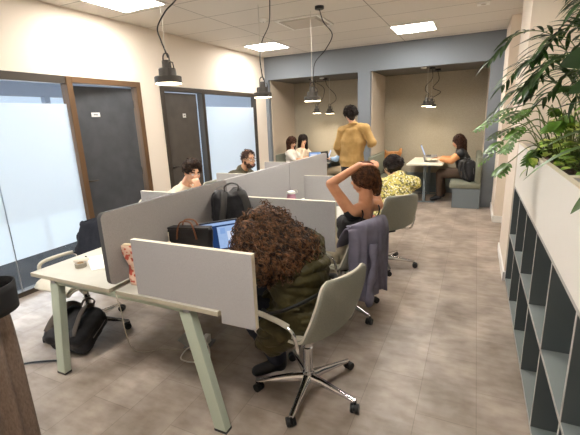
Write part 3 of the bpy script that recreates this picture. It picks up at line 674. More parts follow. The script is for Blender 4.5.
def person(label, S, skin, hands, vox=0.010, group=None, shoe=M_shoeblk, face=True):
    for k in list(S):
        if isinstance(S[k], tuple): S[k] = V(S[k])
    S['lat'] = V(S['lat']) if 'lat' in S else (S['shL'] - S['shR']).normalized(); S['F'] = S['lat'].cross(V((0, 0, 1))).normalized()
    for s, g in (('L', 1), ('R', -1)):
        S['hip' + s] = S['P'] + S['lat'] * 0.088 * g
    org = V((S['P'].x, S['P'].y, 0)); S['org'] = org
    t = thing('person', label, 'person', org, 0, group); S['t'] = t
    bm = NB(); torso(bm, S); arms(bm, S); legs(bm, S)
    f, l, u = head_prims(bm, S['H'], S['hf'], S.get('hu', V((0, 0, 1)))); S['f'], S['l'], S['u'] = f, l, u
    cap(bm, S['N'] - (S['N'] - S['C']) * 0.15, S['H'] - u * 0.04 - f * 0.02, 0.060, 0.052)
    for s in 'LR':
        dd = (S['toe' + s] - S['an' + s]); cap(bm, S['an' + s] + V((0, 0, -0.03)), S['toe' + s], 0.034, 0.028)
    for h in hands: hand_prims(bm, *h)
    b = fuse('body', bm, [skin, M_eyew, M_iris, M_lip, M_brow], t, vox, 3, org)
    if face:
        H = S['H'] - org
        for p in b.data.polygons:
            c = p.center - H; a, bb, cc = c.dot(f), c.dot(l), c.dot(u)
            if a > 0.05:
                e = math.hypot((abs(bb) - 0.032) / 1.35, cc - 0.006)
                if e < 0.0045: p.material_index = 2
                elif e < 0.009: p.material_index = 1
                elif abs(cc - 0.028) < 0.006 and 0.014 < abs(bb) < 0.05: p.material_index = 4
                elif abs(cc + 0.061) < 0.010 and abs(bb) < 0.024 and a > 0.078: p.material_index = 3
    for s in 'LR':
        bm = NB(); an, to = S['an' + s], S['toe' + s]; cap(bm, V((an.x, an.y, an.z - 0.02)), to, 0.045, 0.038); cap(bm, an + V((0, 0, 0.01)), an - V((0, 0, 0.03)), 0.047, 0.045)
        sh = fuse('shoe', bm, [shoe, M_sole], t, 0.009, 3, org)
        z0 = min(v.co.z for v in sh.data.vertices)
        for p in sh.data.polygons:
            if p.center.z < z0 + 0.018: p.material_index = 1
    return S
def folds(amp, sc=(6, 6, 6), seed=0.0):
    def fn(c): return amp * (noise.noise(V((c.x * sc[0] + seed, c.y * sc[1], c.z * sc[2]))) + 0.5 * noise.noise(V((c.x * sc[0] * 2.3, c.y * sc[1] * 2.3 + seed, c.z * sc[2] * 2.3))))
    return fn
def clip(o, co, no):
    """cut the cloth open: removes everything on the side the normal points to"""
    bm = NB(); bm.from_mesh(o.data); bmesh.ops.bisect_plane(bm, geom=list(bm.verts) + list(bm.edges) + list(bm.faces), plane_co=V(co), plane_no=V(no), clear_outer=True); bm.to_mesh(o.data); bm.free(); return o
def garment(name, S, m, fn, vox=0.011, disp=None, it=4):
    bm = NB(); fn(bm); return fuse(name, bm, m, S['t'], vox, it, S['org'], disp)
def hair(S, m, segs, n, L, r, flow, curl=0.0, pitch=0.05, seed=1, base=True, lift=0.004, ups=True, grav=0.0, seg=4, step=0.012, name='hair', vox=0.009):
    H, f, u = S['H'], S['f'], S['u']; segs = [(V(a), V(b), ra, rb) for a, b, ra, rb in segs]; bm = NB()
    def st(rnd):
        if ups:
            for _ in range(20):
                d = V((rnd.gauss(0, 1), rnd.gauss(0, 1), rnd.gauss(0, 1))).normalized()
                if d.dot(u) > -0.1 and d.dot(f) < 0.65: return H + d * 0.12
            return H + u * 0.12
        a, b, ra, rb = rnd.choice(segs); return a.lerp(b, rnd.random()) + V((rnd.gauss(0, 1), rnd.gauss(0, 1), rnd.gauss(0, 1))).normalized() * ra
    locks(bm, segs, st, flow, n, L, r, curl, pitch, step, lift, seed, seg, grav)
    for v in bm.verts: v.co -= S['org']
    o = link_obj(name, bm, m, S['t'], smooth=True)
    if base:
        bm = NB()
        for a, b, ra, rb in segs: cap(bm, a, b, ra - 0.003, rb - 0.003)
        fuse('hair_mass', bm, m, o, vox, 3, S['org'], folds(0.012, (22, 22, 22)))
    return o
Z = V((0, 0, 1))
# --- foreground: curly hair, olive puffer coat
lapd = None
S1 = person('person with long curly brown hair and an olive puffer coat bending over a laptop', dict(P=(-0.83, 1.90, 0.555), C=(-0.88, 1.92, 0.80), N=(-1.00, 1.95, 0.93), H=(-1.14, 1.98, 1.00), hf=(-0.86, 0.15, -0.50), hu=(-0.5, 0.1, 0.86),
    shL=(-0.97, 1.77, 0.88), shR=(-0.90, 2.12, 0.88), elL=(-1.17, 1.64, 0.805), elR=(-1.14, 2.20, 0.805), wrL=(-1.36, 1.80, 0.785), wrR=(-1.36, 2.10, 0.785),
    knL=(-1.24, 1.86, 0.53), knR=(-1.25, 2.12, 0.53), anL=(-1.05, 1.95, 0.13), anR=(-1.18, 2.16, 0.12), toeL=(-1.20, 1.90, 0.042), toeR=(-1.34, 2.18, 0.042)), M_skin,
    [(V((-1.36, 1.80, 0.79)), (-1, 0.25, 0.0), (0, 0, -1), -1, 0.35), (V((-1.36, 2.10, 0.79)), (-1, -0.2, 0), (0, 0, -1), 1, 0.35)], 0.009)
M_olive = mat('olive_puffer_nylon', '#343019', 0.55, color2='#443d22', scale=9, bump=0.9, bscale=22, spec=0.25)
M_navy = mat('navy_trouser_cotton', '#1f2433', 0.85, bump=0.3, bscale=200)
def puff(c):
    base = 0.012 * noise.noise(V((c.x * 9, c.y * 9, c.z * 5))) + 0.040 * (abs(noise.noise(V((c.x * 5 + 3, c.y * 11, c.z * 17)))) - 0.2)
    return base + 0.007 * abs(noise.noise(V((c.x * 20, c.y * 30, c.z * 45))))
def coat(bm):
    torso(bm, S1, 0.052); arms(bm, S1, 0.035, 0.93)
    cap(bm, S1['P'] + V((0.02, 0, 0.02)), S1['P'] + V((-0.20, 0.02, -0.02)), 0.16, 0.12, 18, S1['lat'], 1.35)
    cap(bm, V((-0.92, 1.72, 0.52)), V((-1.00, 1.72, 0.40)), 0.085, 0.055, 14, (1, 0, 0), 1.5); cap(bm, S1['N'] + V((0.05, 0, -0.05)), S1['N'] + V((-0.01, 0, 0.02)), 0.11, 0.10)
garment('puffer_coat', S1, M_olive, coat, 0.010, puff, 3)
bm = NB(); c0 = V((-0.865, 1.905, 0.655)); pts = []
for k in range(36):
    a = 2 * PI * k / 36; pts.append(c0 - S1['org'] + V((-0.97, 0.24, 0)) * math.cos(a) * 0.188 + V((0.24, 0.97, 0)) * math.sin(a) * 0.245 + V((0, 0, 0.02 * math.sin(a) - 0.08 * math.cos(a))))
tube(bm, pts, 0.020, 8, flat=0.45, up=Z, closed=True); M_strap = mat('black_webbing', '#0f0f11', 0.6); link_obj('belt', bm, M_strap, S1['t'], smooth=True)
garment('trousers', S1, M_navy, lambda bm: (legs(bm, S1, 0.014, 0.92, 0.012), cap(bm, S1['P'], S1['P'] + V((-0.08, 0, -0.01)), 0.12, 0.12, 16, S1['lat'], 1.3)), 0.012, folds(0.006, (12, 12, 12)))
M_curl = hairmat('curly_brown_hair', '#1e130c', '#8a6040')
segs1 = [(V((-1.13, 1.98, 1.03)), V((-1.07, 1.95, 1.00)), 0.125, 0.135), (V((-1.07, 1.94, 0.99)), V((-0.90, 1.91, 0.90)), 0.135, 0.13), (V((-0.90, 1.91, 0.92)), V((-0.87, 1.86, 0.82)), 0.13, 0.09), (V((-1.13, 1.84, 1.00)), V((-1.06, 1.68, 0.90)), 0.11, 0.075), (V((-1.20, 2.07, 1.02)), V((-1.18, 2.14, 0.86)), 0.07, 0.06), (V((-1.05, 1.84, 0.97)), V((-0.97, 1.70, 0.89)), 0.12, 0.085), (V((-1.0, 1.86, 0.93)), V((-0.90, 1.76, 0.88)), 0.115, 0.08)]
def flow1(q): return V((0.45 if q.x > -1.17 else -0.2, -0.25 if q.y < 1.97 else 0.1, -1.0))
hair(S1, M_curl, segs1, 1250, 0.19, 0.0036, flow1, 0.010, 0.055, 3, True, 0.010, False, 0.35, 4, 0.009)
hair(S1, M_curl, segs1, 260, 0.14, 0.0026, flow1, 0.012, 0.05, 5, False, 0.018, False, 0.5, 4, 0.009, 'loose_curls')

# --- person stretching with a hand on the head, black strappy top
S2 = person('person in a black strappy top stretching with one bare arm bent over the head', dict(P=(-0.95, 2.99, 0.555), C=(-0.84, 2.985, 0.80), N=(-0.745, 3.00, 0.965), H=(-0.785, 3.01, 1.165), hf=(-0.93, 0.20, -0.15), hu=(-0.12, 0, 1),
    shL=(-0.835, 2.845, 0.925), shR=(-0.70, 3.15, 0.93), elL=(-0.985, 2.80, 1.155), elR=(-0.80, 3.30, 1.13), wrL=(-0.795, 2.945, 1.285), wrR=(-0.74, 3.13, 1.28),
    knL=(-1.36, 3.06, 0.54), knR=(-1.30, 3.25, 0.54), anL=(-1.38, 3.10, 0.12), anR=(-1.30, 3.28, 0.12), toeL=(-1.54, 3.13, 0.042), toeR=(-1.45, 3.33, 0.042), w=0.93, bust=1), M_skin_tan,
    [(V((-0.795, 2.945, 1.285)), (0.85, 0.5, 0.0), (0.1, 0.1, -1), 1, 0.45, 1.0, 1.0), (V((-0.74, 3.13, 1.28)), (0.35, -0.95, 0.1), (0.1, 0, -1), -1, 0.4)], 0.008)
M_blacktop = mat('black_ribbed_jersey', '#0f0e10', 0.75, bump=0.3, bscale=300)
o = garment('camisole', S2, M_blacktop, lambda bm: torso(bm, S2, 0.008), 0.009, folds(0.003, (14, 14, 14)))
ax = (S2['N'] - S2['C']).normalized(); clip(o, S2['C'] - S2['org'] + ax * 0.12 + S2['F'] * 0.0, ax - S2['F'] * 0.35)
for sg, s in ((1, 'L'), (-1, 'R')):
    bm = NB(); pts = []
    for k in range(11):
        a = PI * k / 10; c = S2['C'].lerp(S2['N'], 0.42) + S2['lat'] * (0.105 * sg); pts.append(c - S2['F'] * 0.098 * math.cos(a) + ax * (0.118 * math.sin(a)) - ax * 0.02 - S2['org'])
    tube(bm, pts, 0.006, 6); link_obj('shoulder_strap', bm, M_blacktop, S2['t'], smooth=True)
M_cream = mat('cream_linen', '#cfc3a8', 0.9, color2='#d9ceb6', scale=40, bump=0.4, bscale=200)
o = garment('trousers', S2, M_cream, lambda bm: (legs(bm, S2, 0.028, 0.9, 0.03), cap(bm, S2['P'], S2['P'].lerp(S2['C'], 0.32), 0.122, 0.108, 16, S2['lat'], 1.40)), 0.010, folds(0.010, (18, 18, 8)))
M_hair2 = hairmat('chestnut_hair', '#3a2215', '#7d5233')
Hh = S2['H']
segs2 = [(Hh + V((0.012, 0, 0.038)), Hh + V((0.03, 0, 0.02)), 0.102, 0.098), (Hh + V((0.07, 0.0, 0.04)), Hh + V((0.10, 0.01, -0.04)), 0.055, 0.045), (Hh + V((0.10, 0.01, -0.04)), Hh + V((0.105, 0.01, -0.10)), 0.045, 0.028)]
hair(S2, M_hair2, segs2, 300, 0.24, 0.0034, lambda q: V((0.9, 0.0, -0.35)) if q.x < Hh.x + 0.06 else V((0.1, 0, -1)), 0.003, 0.09, 11, True, 0.003, True, 0, 4, 0.013)

# --- person in the yellow patterned shirt
S3 = person('person with dark pinned up hair and a yellow patterned shirt at the desk', dict(P=(-0.81, 4.16, 0.555), C=(-0.74, 4.22, 0.82), N=(-0.715, 4.27, 0.985), H=(-0.815, 4.36, 1.095), hf=(-0.62, 0.50, -0.60), hu=(-0.45, 0.35, 0.8),
    shL=(-0.88, 4.16, 0.915), shR=(-0.56, 4.30, 0.93), elL=(-1.04, 4.30, 0.80), elR=(-0.66, 4.55, 0.82), wrL=(-1.18, 4.50, 0.80), wrR=(-0.95, 4.62, 0.80),
    knL=(-1.10, 4.38, 0.55), knR=(-0.95, 4.58, 0.55), anL=(-1.15, 4.5, 0.12), anR=(-1.05, 4.72, 0.12), toeL=(-1.24, 4.62, 0.042), toeR=(-1.14, 4.84, 0.042)), M_skin,
    [(V((-1.18, 4.50, 0.80)), (-0.6, 0.8, 0), (0, 0, -1), -1, 0.4), (V((-0.95, 4.62, 0.80)), (-0.9, 0.3, 0), (0, 0, -1), 1, 0.4)])
M_yel = mat('yellow_floral_print', '#cbbd68', 0.8, color2='#74704a', scale=38, lo=0.50, hi=0.56, detail=2, bump=0.3, bscale=150)
def _yel():
    N, L, b = nodes_of(M_yel); src = b.inputs['Base Color'].links[0].from_socket
    n = N.new('ShaderNodeTexVoronoi'); n.inputs['Scale'].default_value = 45; tc = N.new('ShaderNodeTexCoord'); L.new(tc.outputs['Object'], n.inputs['Vector'])
    r = N.new('ShaderNodeValToRGB'); r.color_ramp.elements[0].position = 0.32; r.color_ramp.elements[1].position = 0.40; r.color_ramp.elements[0].color = (1, 1, 1, 1); r.color_ramp.elements[1].color = (0, 0, 0, 1); L.new(n.outputs['Distance'], r.inputs[0])
    m = N.new('ShaderNodeMix'); m.data_type = 'RGBA'; m.inputs[7].default_value = lin('#ebe3c0'); L.new(r.outputs[0], m.inputs[0]); L.new(src, m.inputs[6]); L.new(m.outputs[2], b.inputs['Base Color'])
_yel()
garment('shirt', S3, M_yel, lambda bm: (torso(bm, S3, 0.024), arms(bm, S3, 0.018, 0.8), cap(bm, S3['N'] + V((0.0, -0.015, -0.02)), S3['N'] + V((0, -0.005, 0.015)), 0.076, 0.072)), 0.010, folds(0.010, (13, 13, 9)))
M_pink = mat('coral_pink_cotton', '#c8766c', 0.85, bump=0.3, bscale=200)
garment('trousers', S3, M_pink, lambda bm: (legs(bm, S3, 0.018, 0.93, 0.012), cap(bm, S3['P'], S3['P'] + V((-0.04, 0.05, 0)), 0.125, 0.12, 16, S3['lat'], 1.3)), 0.012, folds(0.006, (12, 12, 12)))
M_hairblk = hairmat('near_black_hair', '#15100e', '#33251e')
Hh3 = S3['H']
segs3 = [(Hh3 + V((0.018, -0.02, 0.035)), Hh3 + V((0.03, -0.04, 0.01)), 0.102, 0.090), (Hh3 + V((0.10, -0.07, 0.06)), Hh3 + V((0.105, -0.08, 0.04)), 0.048, 0.045)]
hair(S3, M_hairblk, segs3, 240, 0.17, 0.0034, lambda q: (Hh3 + V((0.10, -0.08, 0.05)) - q).normalized() + V((0, 0, 0.1)), 0.002, 0.08, 13, True, 0.003, True, 0, 4, 0.012)
def glasses(S, m):
    H, f, l, u = S['H'] - S['org'], S['f'], S['l'], S['u']; bm = NB()
    for sg in (1, -1):
        c = H + f * 0.100 + l * 0.032 * sg + u * 0.004; tube(bm, [c + l * 0.023 * math.cos(a) + u * 0.017 * math.sin(a) for a in [2 * PI * k / 16 for k in range(16)]], 0.0022, 6, closed=True)
        tube(bm, [H + f * 0.098 + l * 0.056 * sg + u * 0.008, H + f * 0.06 + l * 0.079 * sg + u * 0.006, H - f * 0.01 + l * 0.084 * sg + u * 0.002], 0.0022, 6)
    tube(bm, [H + f * 0.104 + l * 0.010 + u * 0.006, H + f * 0.106 + u * 0.008, H + f * 0.104 - l * 0.010 + u * 0.006], 0.0022, 6)
    return link_obj('glasses', bm, m, S['t'], smooth=True)
glasses(S3, M_black)

# --- person in the cream shirt, chin on hand
S4 = person('person in a cream shirt resting chin on hand behind the taupe divider', dict(P=(-2.97, 3.2, 0.555), C=(-2.90, 3.2, 0.81), N=(-2.77, 3.19, 0.985), H=(-2.64, 3.19, 1.155), hf=(0.86, -0.42, -0.28), hu=(0.25, -0.05, 1),
    shR=(-2.76, 3.02, 0.935), shL=(-2.80, 3.37, 0.935), elR=(-2.44, 2.98, 0.80), elL=(-2.50, 3.44, 0.80), wrR=(-2.47, 3.07, 0.995), wrL=(-2.28, 3.30, 0.79),
    knL=(-2.54, 3.32, 0.53), knR=(-2.54, 3.08, 0.53), anL=(-2.52, 3.33, 0.12), anR=(-2.60, 3.07, 0.12), toeL=(-2.37, 3.34, 0.042), toeR=(-2.45, 3.06, 0.042)), M_skin,
    [(V((-2.475, 3.07, 1.00)), (-0.30, -0.02, 0.85), (-0.65, 0.6, 0.1), 1, 0.75, 1.0, 0.6), (V((-2.28, 3.30, 0.795)), (1, -0.2, 0), (0, 0, -1), -1, 0.4)], 0.008)
garment('shirt', S4, mat('cream_sweatshirt', '#d8cbb4', 0.9, bump=0.3, bscale=200), lambda bm: (torso(bm, S4, 0.024), arms(bm, S4, 0.016, 0.30, 'R'), arms(bm, S4, 0.016, 0.85, 'L'), cap(bm, S4['N'] + V((0, 0, -0.02)), S4['N'] + V((0.008, 0, 0.012)), 0.078, 0.068)), 0.010, folds(0.008, (12, 12, 12)))
garment('trousers', S4, M_navy, lambda bm: (legs(bm, S4, 0.014, 0.93), cap(bm, S4['P'], S4['P'] + V((0.05, 0, 0)), 0.12, 0.11, 16, S4['lat'], 1.3)), 0.012)
M_hairbrn = hairmat('dark_brown_hair', '#20150f', '#4a3424')
def short_hair(S, m, seed, thick=0.102, L=0.055, r=0.0035, n=300, up=0.0, back=0.0):
    H, f, u, l = S['H'], S['f'], S['u'], S['l']
    segs = [(H + u * (0.042 + up) - f * 0.012, H + u * (0.036 + up) - f * 0.022, thick - 0.006, thick - 0.008), (H - f * 0.045 - u * 0.01, H - f * 0.05 - u * 0.03, 0.070, 0.060)]
    return hair(S, m, segs, n, L, r, lambda q: f * 0.8 + u * 0.1 + l * 0.2 - Z * 0.2, 0.003, 0.06, seed, True, 0.005, True, 0.25, 4, 0.009)
short_hair(S4, M_hairbrn, 17, 0.099, 0.06, 0.0042, 360, 0.006)

# --- person with glasses and beard
S5 = person('person with glasses, beard and dark olive jacket seated before the far frosted glass', dict(P=(-3.0, 4.35, 0.555), C=(-2.90, 4.35, 0.81), N=(-2.77, 4.35, 0.99), H=(-2.66, 4.35, 1.165), hf=(0.95, -0.30, -0.08), hu=(0.05, 0, 1),
    shR=(-2.80, 4.16, 0.955), shL=(-2.80, 4.54, 0.955), elR=(-2.54, 4.12, 0.80), elL=(-2.50, 4.58, 0.80), wrR=(-2.30, 4.24, 0.79), wrL=(-2.28, 4.46, 0.79),
    knL=(-2.56, 4.46, 0.53), knR=(-2.56, 4.24, 0.53), anL=(-2.58, 4.46, 0.12), anR=(-2.58, 4.24, 0.12), toeL=(-2.42, 4.46, 0.042), toeR=(-2.42, 4.24, 0.042)), M_skin,
    [(V((-2.30, 4.24, 0.795)), (1, 0.1, 0), (0, 0, -1), 1, 0.4), (V((-2.28, 4.46, 0.795)), (1, -0.1, 0), (0, 0, -1), -1, 0.4)])
M_olv2 = mat('dark_olive_jacket_cloth', '#45402f', 0.85, bump=0.3, bscale=200)
garment('jacket', S5, M_olv2, lambda bm: (torso(bm, S5, 0.028), arms(bm, S5, 0.018, 0.85), cap(bm, S5['N'] + V((0, 0, -0.02)), S5['N'] + V((0.0, 0, 0.035)), 0.082, 0.074)), 0.011, folds(0.008, (12, 12, 12)))
garment('trousers', S5, M_navy, lambda bm: (legs(bm, S5, 0.014, 0.93), cap(bm, S5['P'], S5['P'] + V((0.05, 0, 0)), 0.12, 0.11, 16, S5['lat'], 1.3)), 0.012)
short_hair(S5, hairmat('short_brown_hair', '#33211a', '#55392a'), 19, 0.092, 0.022, 0.003, 260)
H, f, u, l = S5['H'], S5['f'], S5['u'], S5['l']
segb = [(H + f * 0.045 - u * 0.075 + l * 0.03, H + f * 0.045 - u * 0.075 - l * 0.03, 0.040, 0.040), (H + f * 0.012 - u * 0.05 + l * 0.055, H + f * 0.012 - u * 0.02 + l * 0.066, 0.020, 0.014), (H + f * 0.012 - u * 0.05 - l * 0.055, H + f * 0.012 - u * 0.02 - l * 0.066, 0.020, 0.014)]
hair(S5, MATS['short_brown_hair'], segb, 160, 0.02, 0.002, lambda q: -Z + f * 0.3, 0.0, 0.05, 23, True, 0.002, False, 0.2, 4, 0.006, 'beard')
glasses(S5, M_black)

# --- standing person in the mustard jacket
S6 = person('person with dark wavy hair standing in a mustard overshirt, back to the camera', dict(P=(-1.88, 6.42, 0.93), C=(-1.85, 6.41, 1.24), N=(-1.84, 6.42, 1.50), H=(-1.905, 6.45, 1.685), hf=(-0.62, 0.76, -0.18), hu=(-0.12, 0.05, 1), lat=(-1, 0.0, 0),
    shL=(-2.035, 6.41, 1.43), shR=(-1.635, 6.41, 1.45), elL=(-2.12, 6.38, 1.15), elR=(-1.51, 6.36, 1.22), wrL=(-2.12, 6.58, 1.02), wrR=(-1.60, 6.58, 1.18),
    knL=(-1.98, 6.46, 0.50), knR=(-1.78, 6.46, 0.50), anL=(-1.99, 6.42, 0.10), anR=(-1.77, 6.42, 0.10), toeL=(-2.02, 6.56, 0.04), toeR=(-1.75, 6.56, 0.04), w=1.12), M_skin,
    [(V((-2.12, 6.58, 1.02)), (0.1, 0.9, -0.2), (1, 0, -0.3), 1, 0.5), (V((-1.60, 6.58, 1.18)), (-0.3, 0.9, 0.1), (-1, 0, 0), -1, 0.5)])
M_must = mat('mustard_corduroy', '#b08d54', 0.85, color2='#bb985f', scale=12, bump=0.5, bscale=120)
o = garment('overshirt', S6, M_must, lambda bm: (torso(bm, S6, 0.036), arms(bm, S6, 0.026, 0.85), cap(bm, S6['P'] + Z * 0.05, S6['P'] + Z * -0.10, 0.15, 0.15, 18, S6['lat'], 1.28), cap(bm, S6['N'] + V((0, 0, -0.02)), S6['N'] + V((0, 0.0, 0.02)), 0.085, 0.076), cap(bm, S6['shL'], S6['shR'], 0.07, 0.07)), 0.011, folds(0.014, (9, 9, 5)))
clip(o, S6['P'] - S6['org'] + Z * -0.09, (0, 0, -1))
bm = NB(); c = S6['N'] - S6['org'] + V((0, 0, 0.005)); tube(bm, [c + V((0.084 * math.cos(a), 0.078 * math.sin(a), 0.02 - 0.02 * math.sin(a))) for a in [2 * PI * k / 24 for k in range(24)]], 0.020, 8, flat=0.5, closed=True); link_obj('collar', bm, M_must, S6['t'], smooth=True)
garment('trousers', S6, mat('dark_denim', '#20242c', 0.85, bump=0.3, bscale=200), lambda bm: (legs(bm, S6, 0.018, 1.0, 0.02), cap(bm, S6['P'], S6['P'] + Z * 0.08, 0.128, 0.12, 16, S6['lat'], 1.38)), 0.012, folds(0.006, (12, 12, 10)))
segs6 = [(S6['H'] + S6['u'] * 0.045 - S6['f'] * 0.02, S6['H'] + S6['u'] * 0.03 - S6['f'] * 0.03, 0.100, 0.098), (S6['H'] - S6['f'] * 0.05 - S6['u'] * 0.02, S6['H'] - S6['f'] * 0.05 - S6['u'] * 0.06, 0.075, 0.055)]
hair(S6, M_hairblk, segs6, 320, 0.07, 0.0045, lambda q: V((-0.4, 0, -0.5)), 0.006, 0.04, 29, True, 0.012, True, 0.5, 4, 0.009)

# --- two people on the left bench of the left alcove
def seated(label, x, y, F, skin, top, trous, H, hf, lean=0.04, wr=(0.36, 0.12, 0.80), group=None, handup=False, sl=0.75):
    F = V(F).normalized(); L = Z.cross(F)
    b = V((x, y, 0)); q = lambda a, c, z: tuple(b + F * a + L * c + Z * z)
    d = dict(P=q(0, 0, 0.555), C=q(lean * 0.6, 0, 0.80), N=q(lean * 1.2, 0, 0.965), H=H, hf=hf, shL=q(lean, 0.165, 0.915), shR=q(lean, -0.165, 0.915), elL=q(lean + 0.16, 0.20, 0.79), elR=q(lean + 0.16, -0.20, 0.79),
             wrL=q(wr[0], wr[1], wr[2]), wrR=q(wr[0], -wr[1], wr[2]), knL=q(0.42, 0.10, 0.53), knR=q(0.42, -0.10, 0.53), anL=q(0.40, 0.10, 0.12), anR=q(0.36, -0.10, 0.12), toeL=q(0.54, 0.10, 0.042), toeR=q(0.50, -0.10, 0.042), w=0.92)
    hands = [(V(d['wrL']), F, -Z, -1, 0.4), (V(d['wrR']), F, -Z, 1, 0.4)]
    if handup:
        d['wrR'] = tuple(V(H) + F * 0.07 - L * 0.07 - Z * 0.17); hands[1] = (V(d['wrR']), Z - F * 0.2, L, 1, 0.6)
    S = person(label, d, skin, hands, 0.012, group)
    garment('shirt', S, top, lambda bm: (torso(bm, S, 0.020), arms(bm, S, 0.016, sl)), 0.012, folds(0.007, (12, 12, 12)))
    garment('trousers', S, trous, lambda bm: (legs(bm, S, 0.016, 0.92, 0.01), cap(bm, S['P'], S['P'] + S['F'] * 0.05, 0.118, 0.11, 16, S['lat'], 1.3)), 0.013)
    return S
def long_hair(S, m, seed, L=0.42, drop=0.30, n=260, curl=0.006):
    H, f, u, l = S['H'], S['f'], S['u'], S['l']; b = -f
    segs = [(H + u * 0.035 + b * 0.012, H + b * 0.03, 0.100, 0.098), (H + b * 0.06 - Z * 0.02, H + b * 0.085 - Z * drop, 0.075, 0.06), (H + b * 0.02 + l * 0.065, H + b * 0.03 + l * 0.08 - Z * drop * 0.85, 0.04, 0.035), (H + b * 0.02 - l * 0.065, H + b * 0.03 - l * 0.08 - Z * drop * 0.85, 0.04, 0.035)]
    return hair(S, m, segs, n, L, 0.0045, lambda q: (b * 0.5 - Z) , curl, 0.08, seed, True, 0.004, True, 0, 4, 0.016)
M_wtop = mat('white_cotton_top', '#d9d3c8', 0.85); M_dtr = mat('dark_cotton', '#2a2a2e', 0.85)
S7 = seated('person with long straight brown hair and a white top, nearest on the left alcove bench', -3.74, 7.95, (1, 0, 0), M_skin, M_wtop, M_dtr, (-3.70, 7.95, 1.145), (0.86, -0.35, -0.30), 0.02, (0.44, 0.10, 0.80), sl=0.0)
long_hair(S7, hairmat('auburn_brown_hair', '#2a1710', '#5e3823'), 31)
S8 = seated('person with dark hair and cream top, hand on cheek, farther on the alcove bench', -3.68, 8.38, (0.95, -0.3, 0), M_skin, mat('cream_knit_top', '#cbbba6', 0.9), M_dtr, (-3.60, 8.36, 1.17), (0.70, -0.70, -0.10), 0.04, handup=True)
long_hair(S8, M_hairblk, 33, 0.36, 0.22)
S9 = seated('person in a light blue shirt half hidden behind the standing person in mustard', -2.40, 8.02, (-1, 0.0, 0), M_skin, mat('light_blue_shirt_cotton', '#8fa6bd', 0.85), mat('beige_chino', '#9c8a70', 0.85), (-2.56, 8.02, 1.17), (-0.95, -0.2, -0.25), 0.07)
short_hair(S9, hairmat('sandy_grey_hair', '#7a6552', '#a18a72'), 35, 0.094, 0.025, 0.003, 160)
S10 = seated('person with long brown hair, dark vest and peach sleeves at the white alcove table', -0.14, 7.92, (-1, 0.0, 0), M_skin, mat('peach_cotton_sleeves', '#cf9160', 0.85), mat('brown_trousers_cloth', '#4a3a2e', 0.85), (-0.27, 7.90, 1.13), (-0.97, -0.08, -0.22), 0.07, (0.46, 0.10, 0.82), sl=0.7)
long_hair(S10, hairmat('long_brown_hair', '#2b1a13', '#553524'), 37, 0.40, 0.26)
garment('vest', S10, mat('black_quilted_vest', '#15161a', 0.6, bump=0.5, bscale=60), lambda bm: (torso(bm, S10, 0.036), cap(bm, S10['P'] + V((0.0, 0, 0.05)), S10['P'], 0.15, 0.15, 14, S10['lat'], 1.25)), 0.012, folds(0.01, (12, 12, 12)))

# ------------------------------------------------------------------ bags, clothes, laptops and small things
M_bagblk = mat('black_bag_nylon', '#17171a', 0.7, color2='#222226', scale=30, bump=0.5, bscale=250)
M_bagstrap = mat('dark_grey_webbing', '#3a3836', 0.8, bump=0.4, bscale=300)
M_zip = mat('zip_metal', '#8f8f90', 0.35, 0.9)
def backpack(label, loc, rz, tilt=0.0, w=0.30, d=0.17, h=0.43, group=None, strapm=None, seed=0.0, m=None, roll=0.0):
    """back panel and shoulder straps face local -y"""
    t = thing('backpack', label, 'backpack', loc, rz, group); t.rotation_euler = (tilt, roll, rz); m = m or M_bagblk
    bm = NB(); r = 0.06
    for z0, z1, k, rr in ((0.07, h * 0.55, 1.0, 0.07), (h * 0.5, h - 0.085, 0.94, 0.075)):
        for sx in (-1, 1):
            for sy in (-1, 1): cap(bm, (sx * (w / 2 - rr) * k, sy * (d / 2 - rr * 0.8), z0), (sx * (w / 2 - rr) * k, sy * (d / 2 - rr * 0.8) * 0.8, z1), rr, rr * 0.95)
        box(bm, -(w / 2 - 0.03) * k, (w / 2 - 0.03) * k, -d / 2 + 0.01, d / 2 - 0.01, z0 - 0.05, z1 + 0.03)
    o = fuse('pack_body', bm, m, t, 0.010, 5, None, folds(0.008, (14, 14, 14), seed))
    bm = NB()
    for sx in (-1, 1): cap(bm, (sx * (w / 2 - 0.08), d / 2 + 0.0, 0.09), (sx * (w / 2 - 0.085), d / 2 + 0.0, h * 0.45), 0.045, 0.04)
    box(bm, -(w / 2 - 0.07), (w / 2 - 0.07), d / 2 - 0.04, d / 2 + 0.038, 0.055, h * 0.45 + 0.03); fuse('front_pocket', bm, m, t, 0.010, 4, None, folds(0.006, (18, 18, 18), seed))
    bm = NB(); tube(bm, catmull([(-0.05, -d / 2 + 0.03, h - 0.03), (-0.05, -d / 2 + 0.02, h + 0.015), (0, -d / 2 + 0.02, h + 0.035), (0.05, -d / 2 + 0.02, h + 0.015), (0.05, -d / 2 + 0.03, h - 0.03)], 5), 0.011, 8, flat=0.5); link_obj('carry_handle', bm, strapm or M_bagstrap, t, smooth=True)
    for sx in (-1, 1):
        bm = NB(); tube(bm, catmull([(sx * 0.05, -d / 2 + 0.03, h - 0.03), (sx * 0.075, -d / 2 - 0.035, h - 0.06), (sx * 0.095, -d / 2 - 0.055, h * 0.62), (sx * 0.115, -d / 2 - 0.035, h * 0.36), (sx * 0.125, -d / 2 + 0.0, h * 0.14)], 6), 0.028, 8, flat=0.28, up=V((0, 1, 0))); link_obj('shoulder_strap', bm, strapm or M_bagstrap, t, smooth=True)
    bm = NB(); tube(bm, catmull([(-w / 2 + 0.0, 0.02, h * 0.35), (-w / 2 + 0.02, 0.025, h * 0.8), (-w * 0.25, 0.03, h - 0.003), (w * 0.25, 0.03, h - 0.003), (w / 2 - 0.02, 0.025, h * 0.8), (w / 2, 0.02, h * 0.35)], 6), 0.004, 6); link_obj('zip', bm, M_zip, t, smooth=True)
    return t
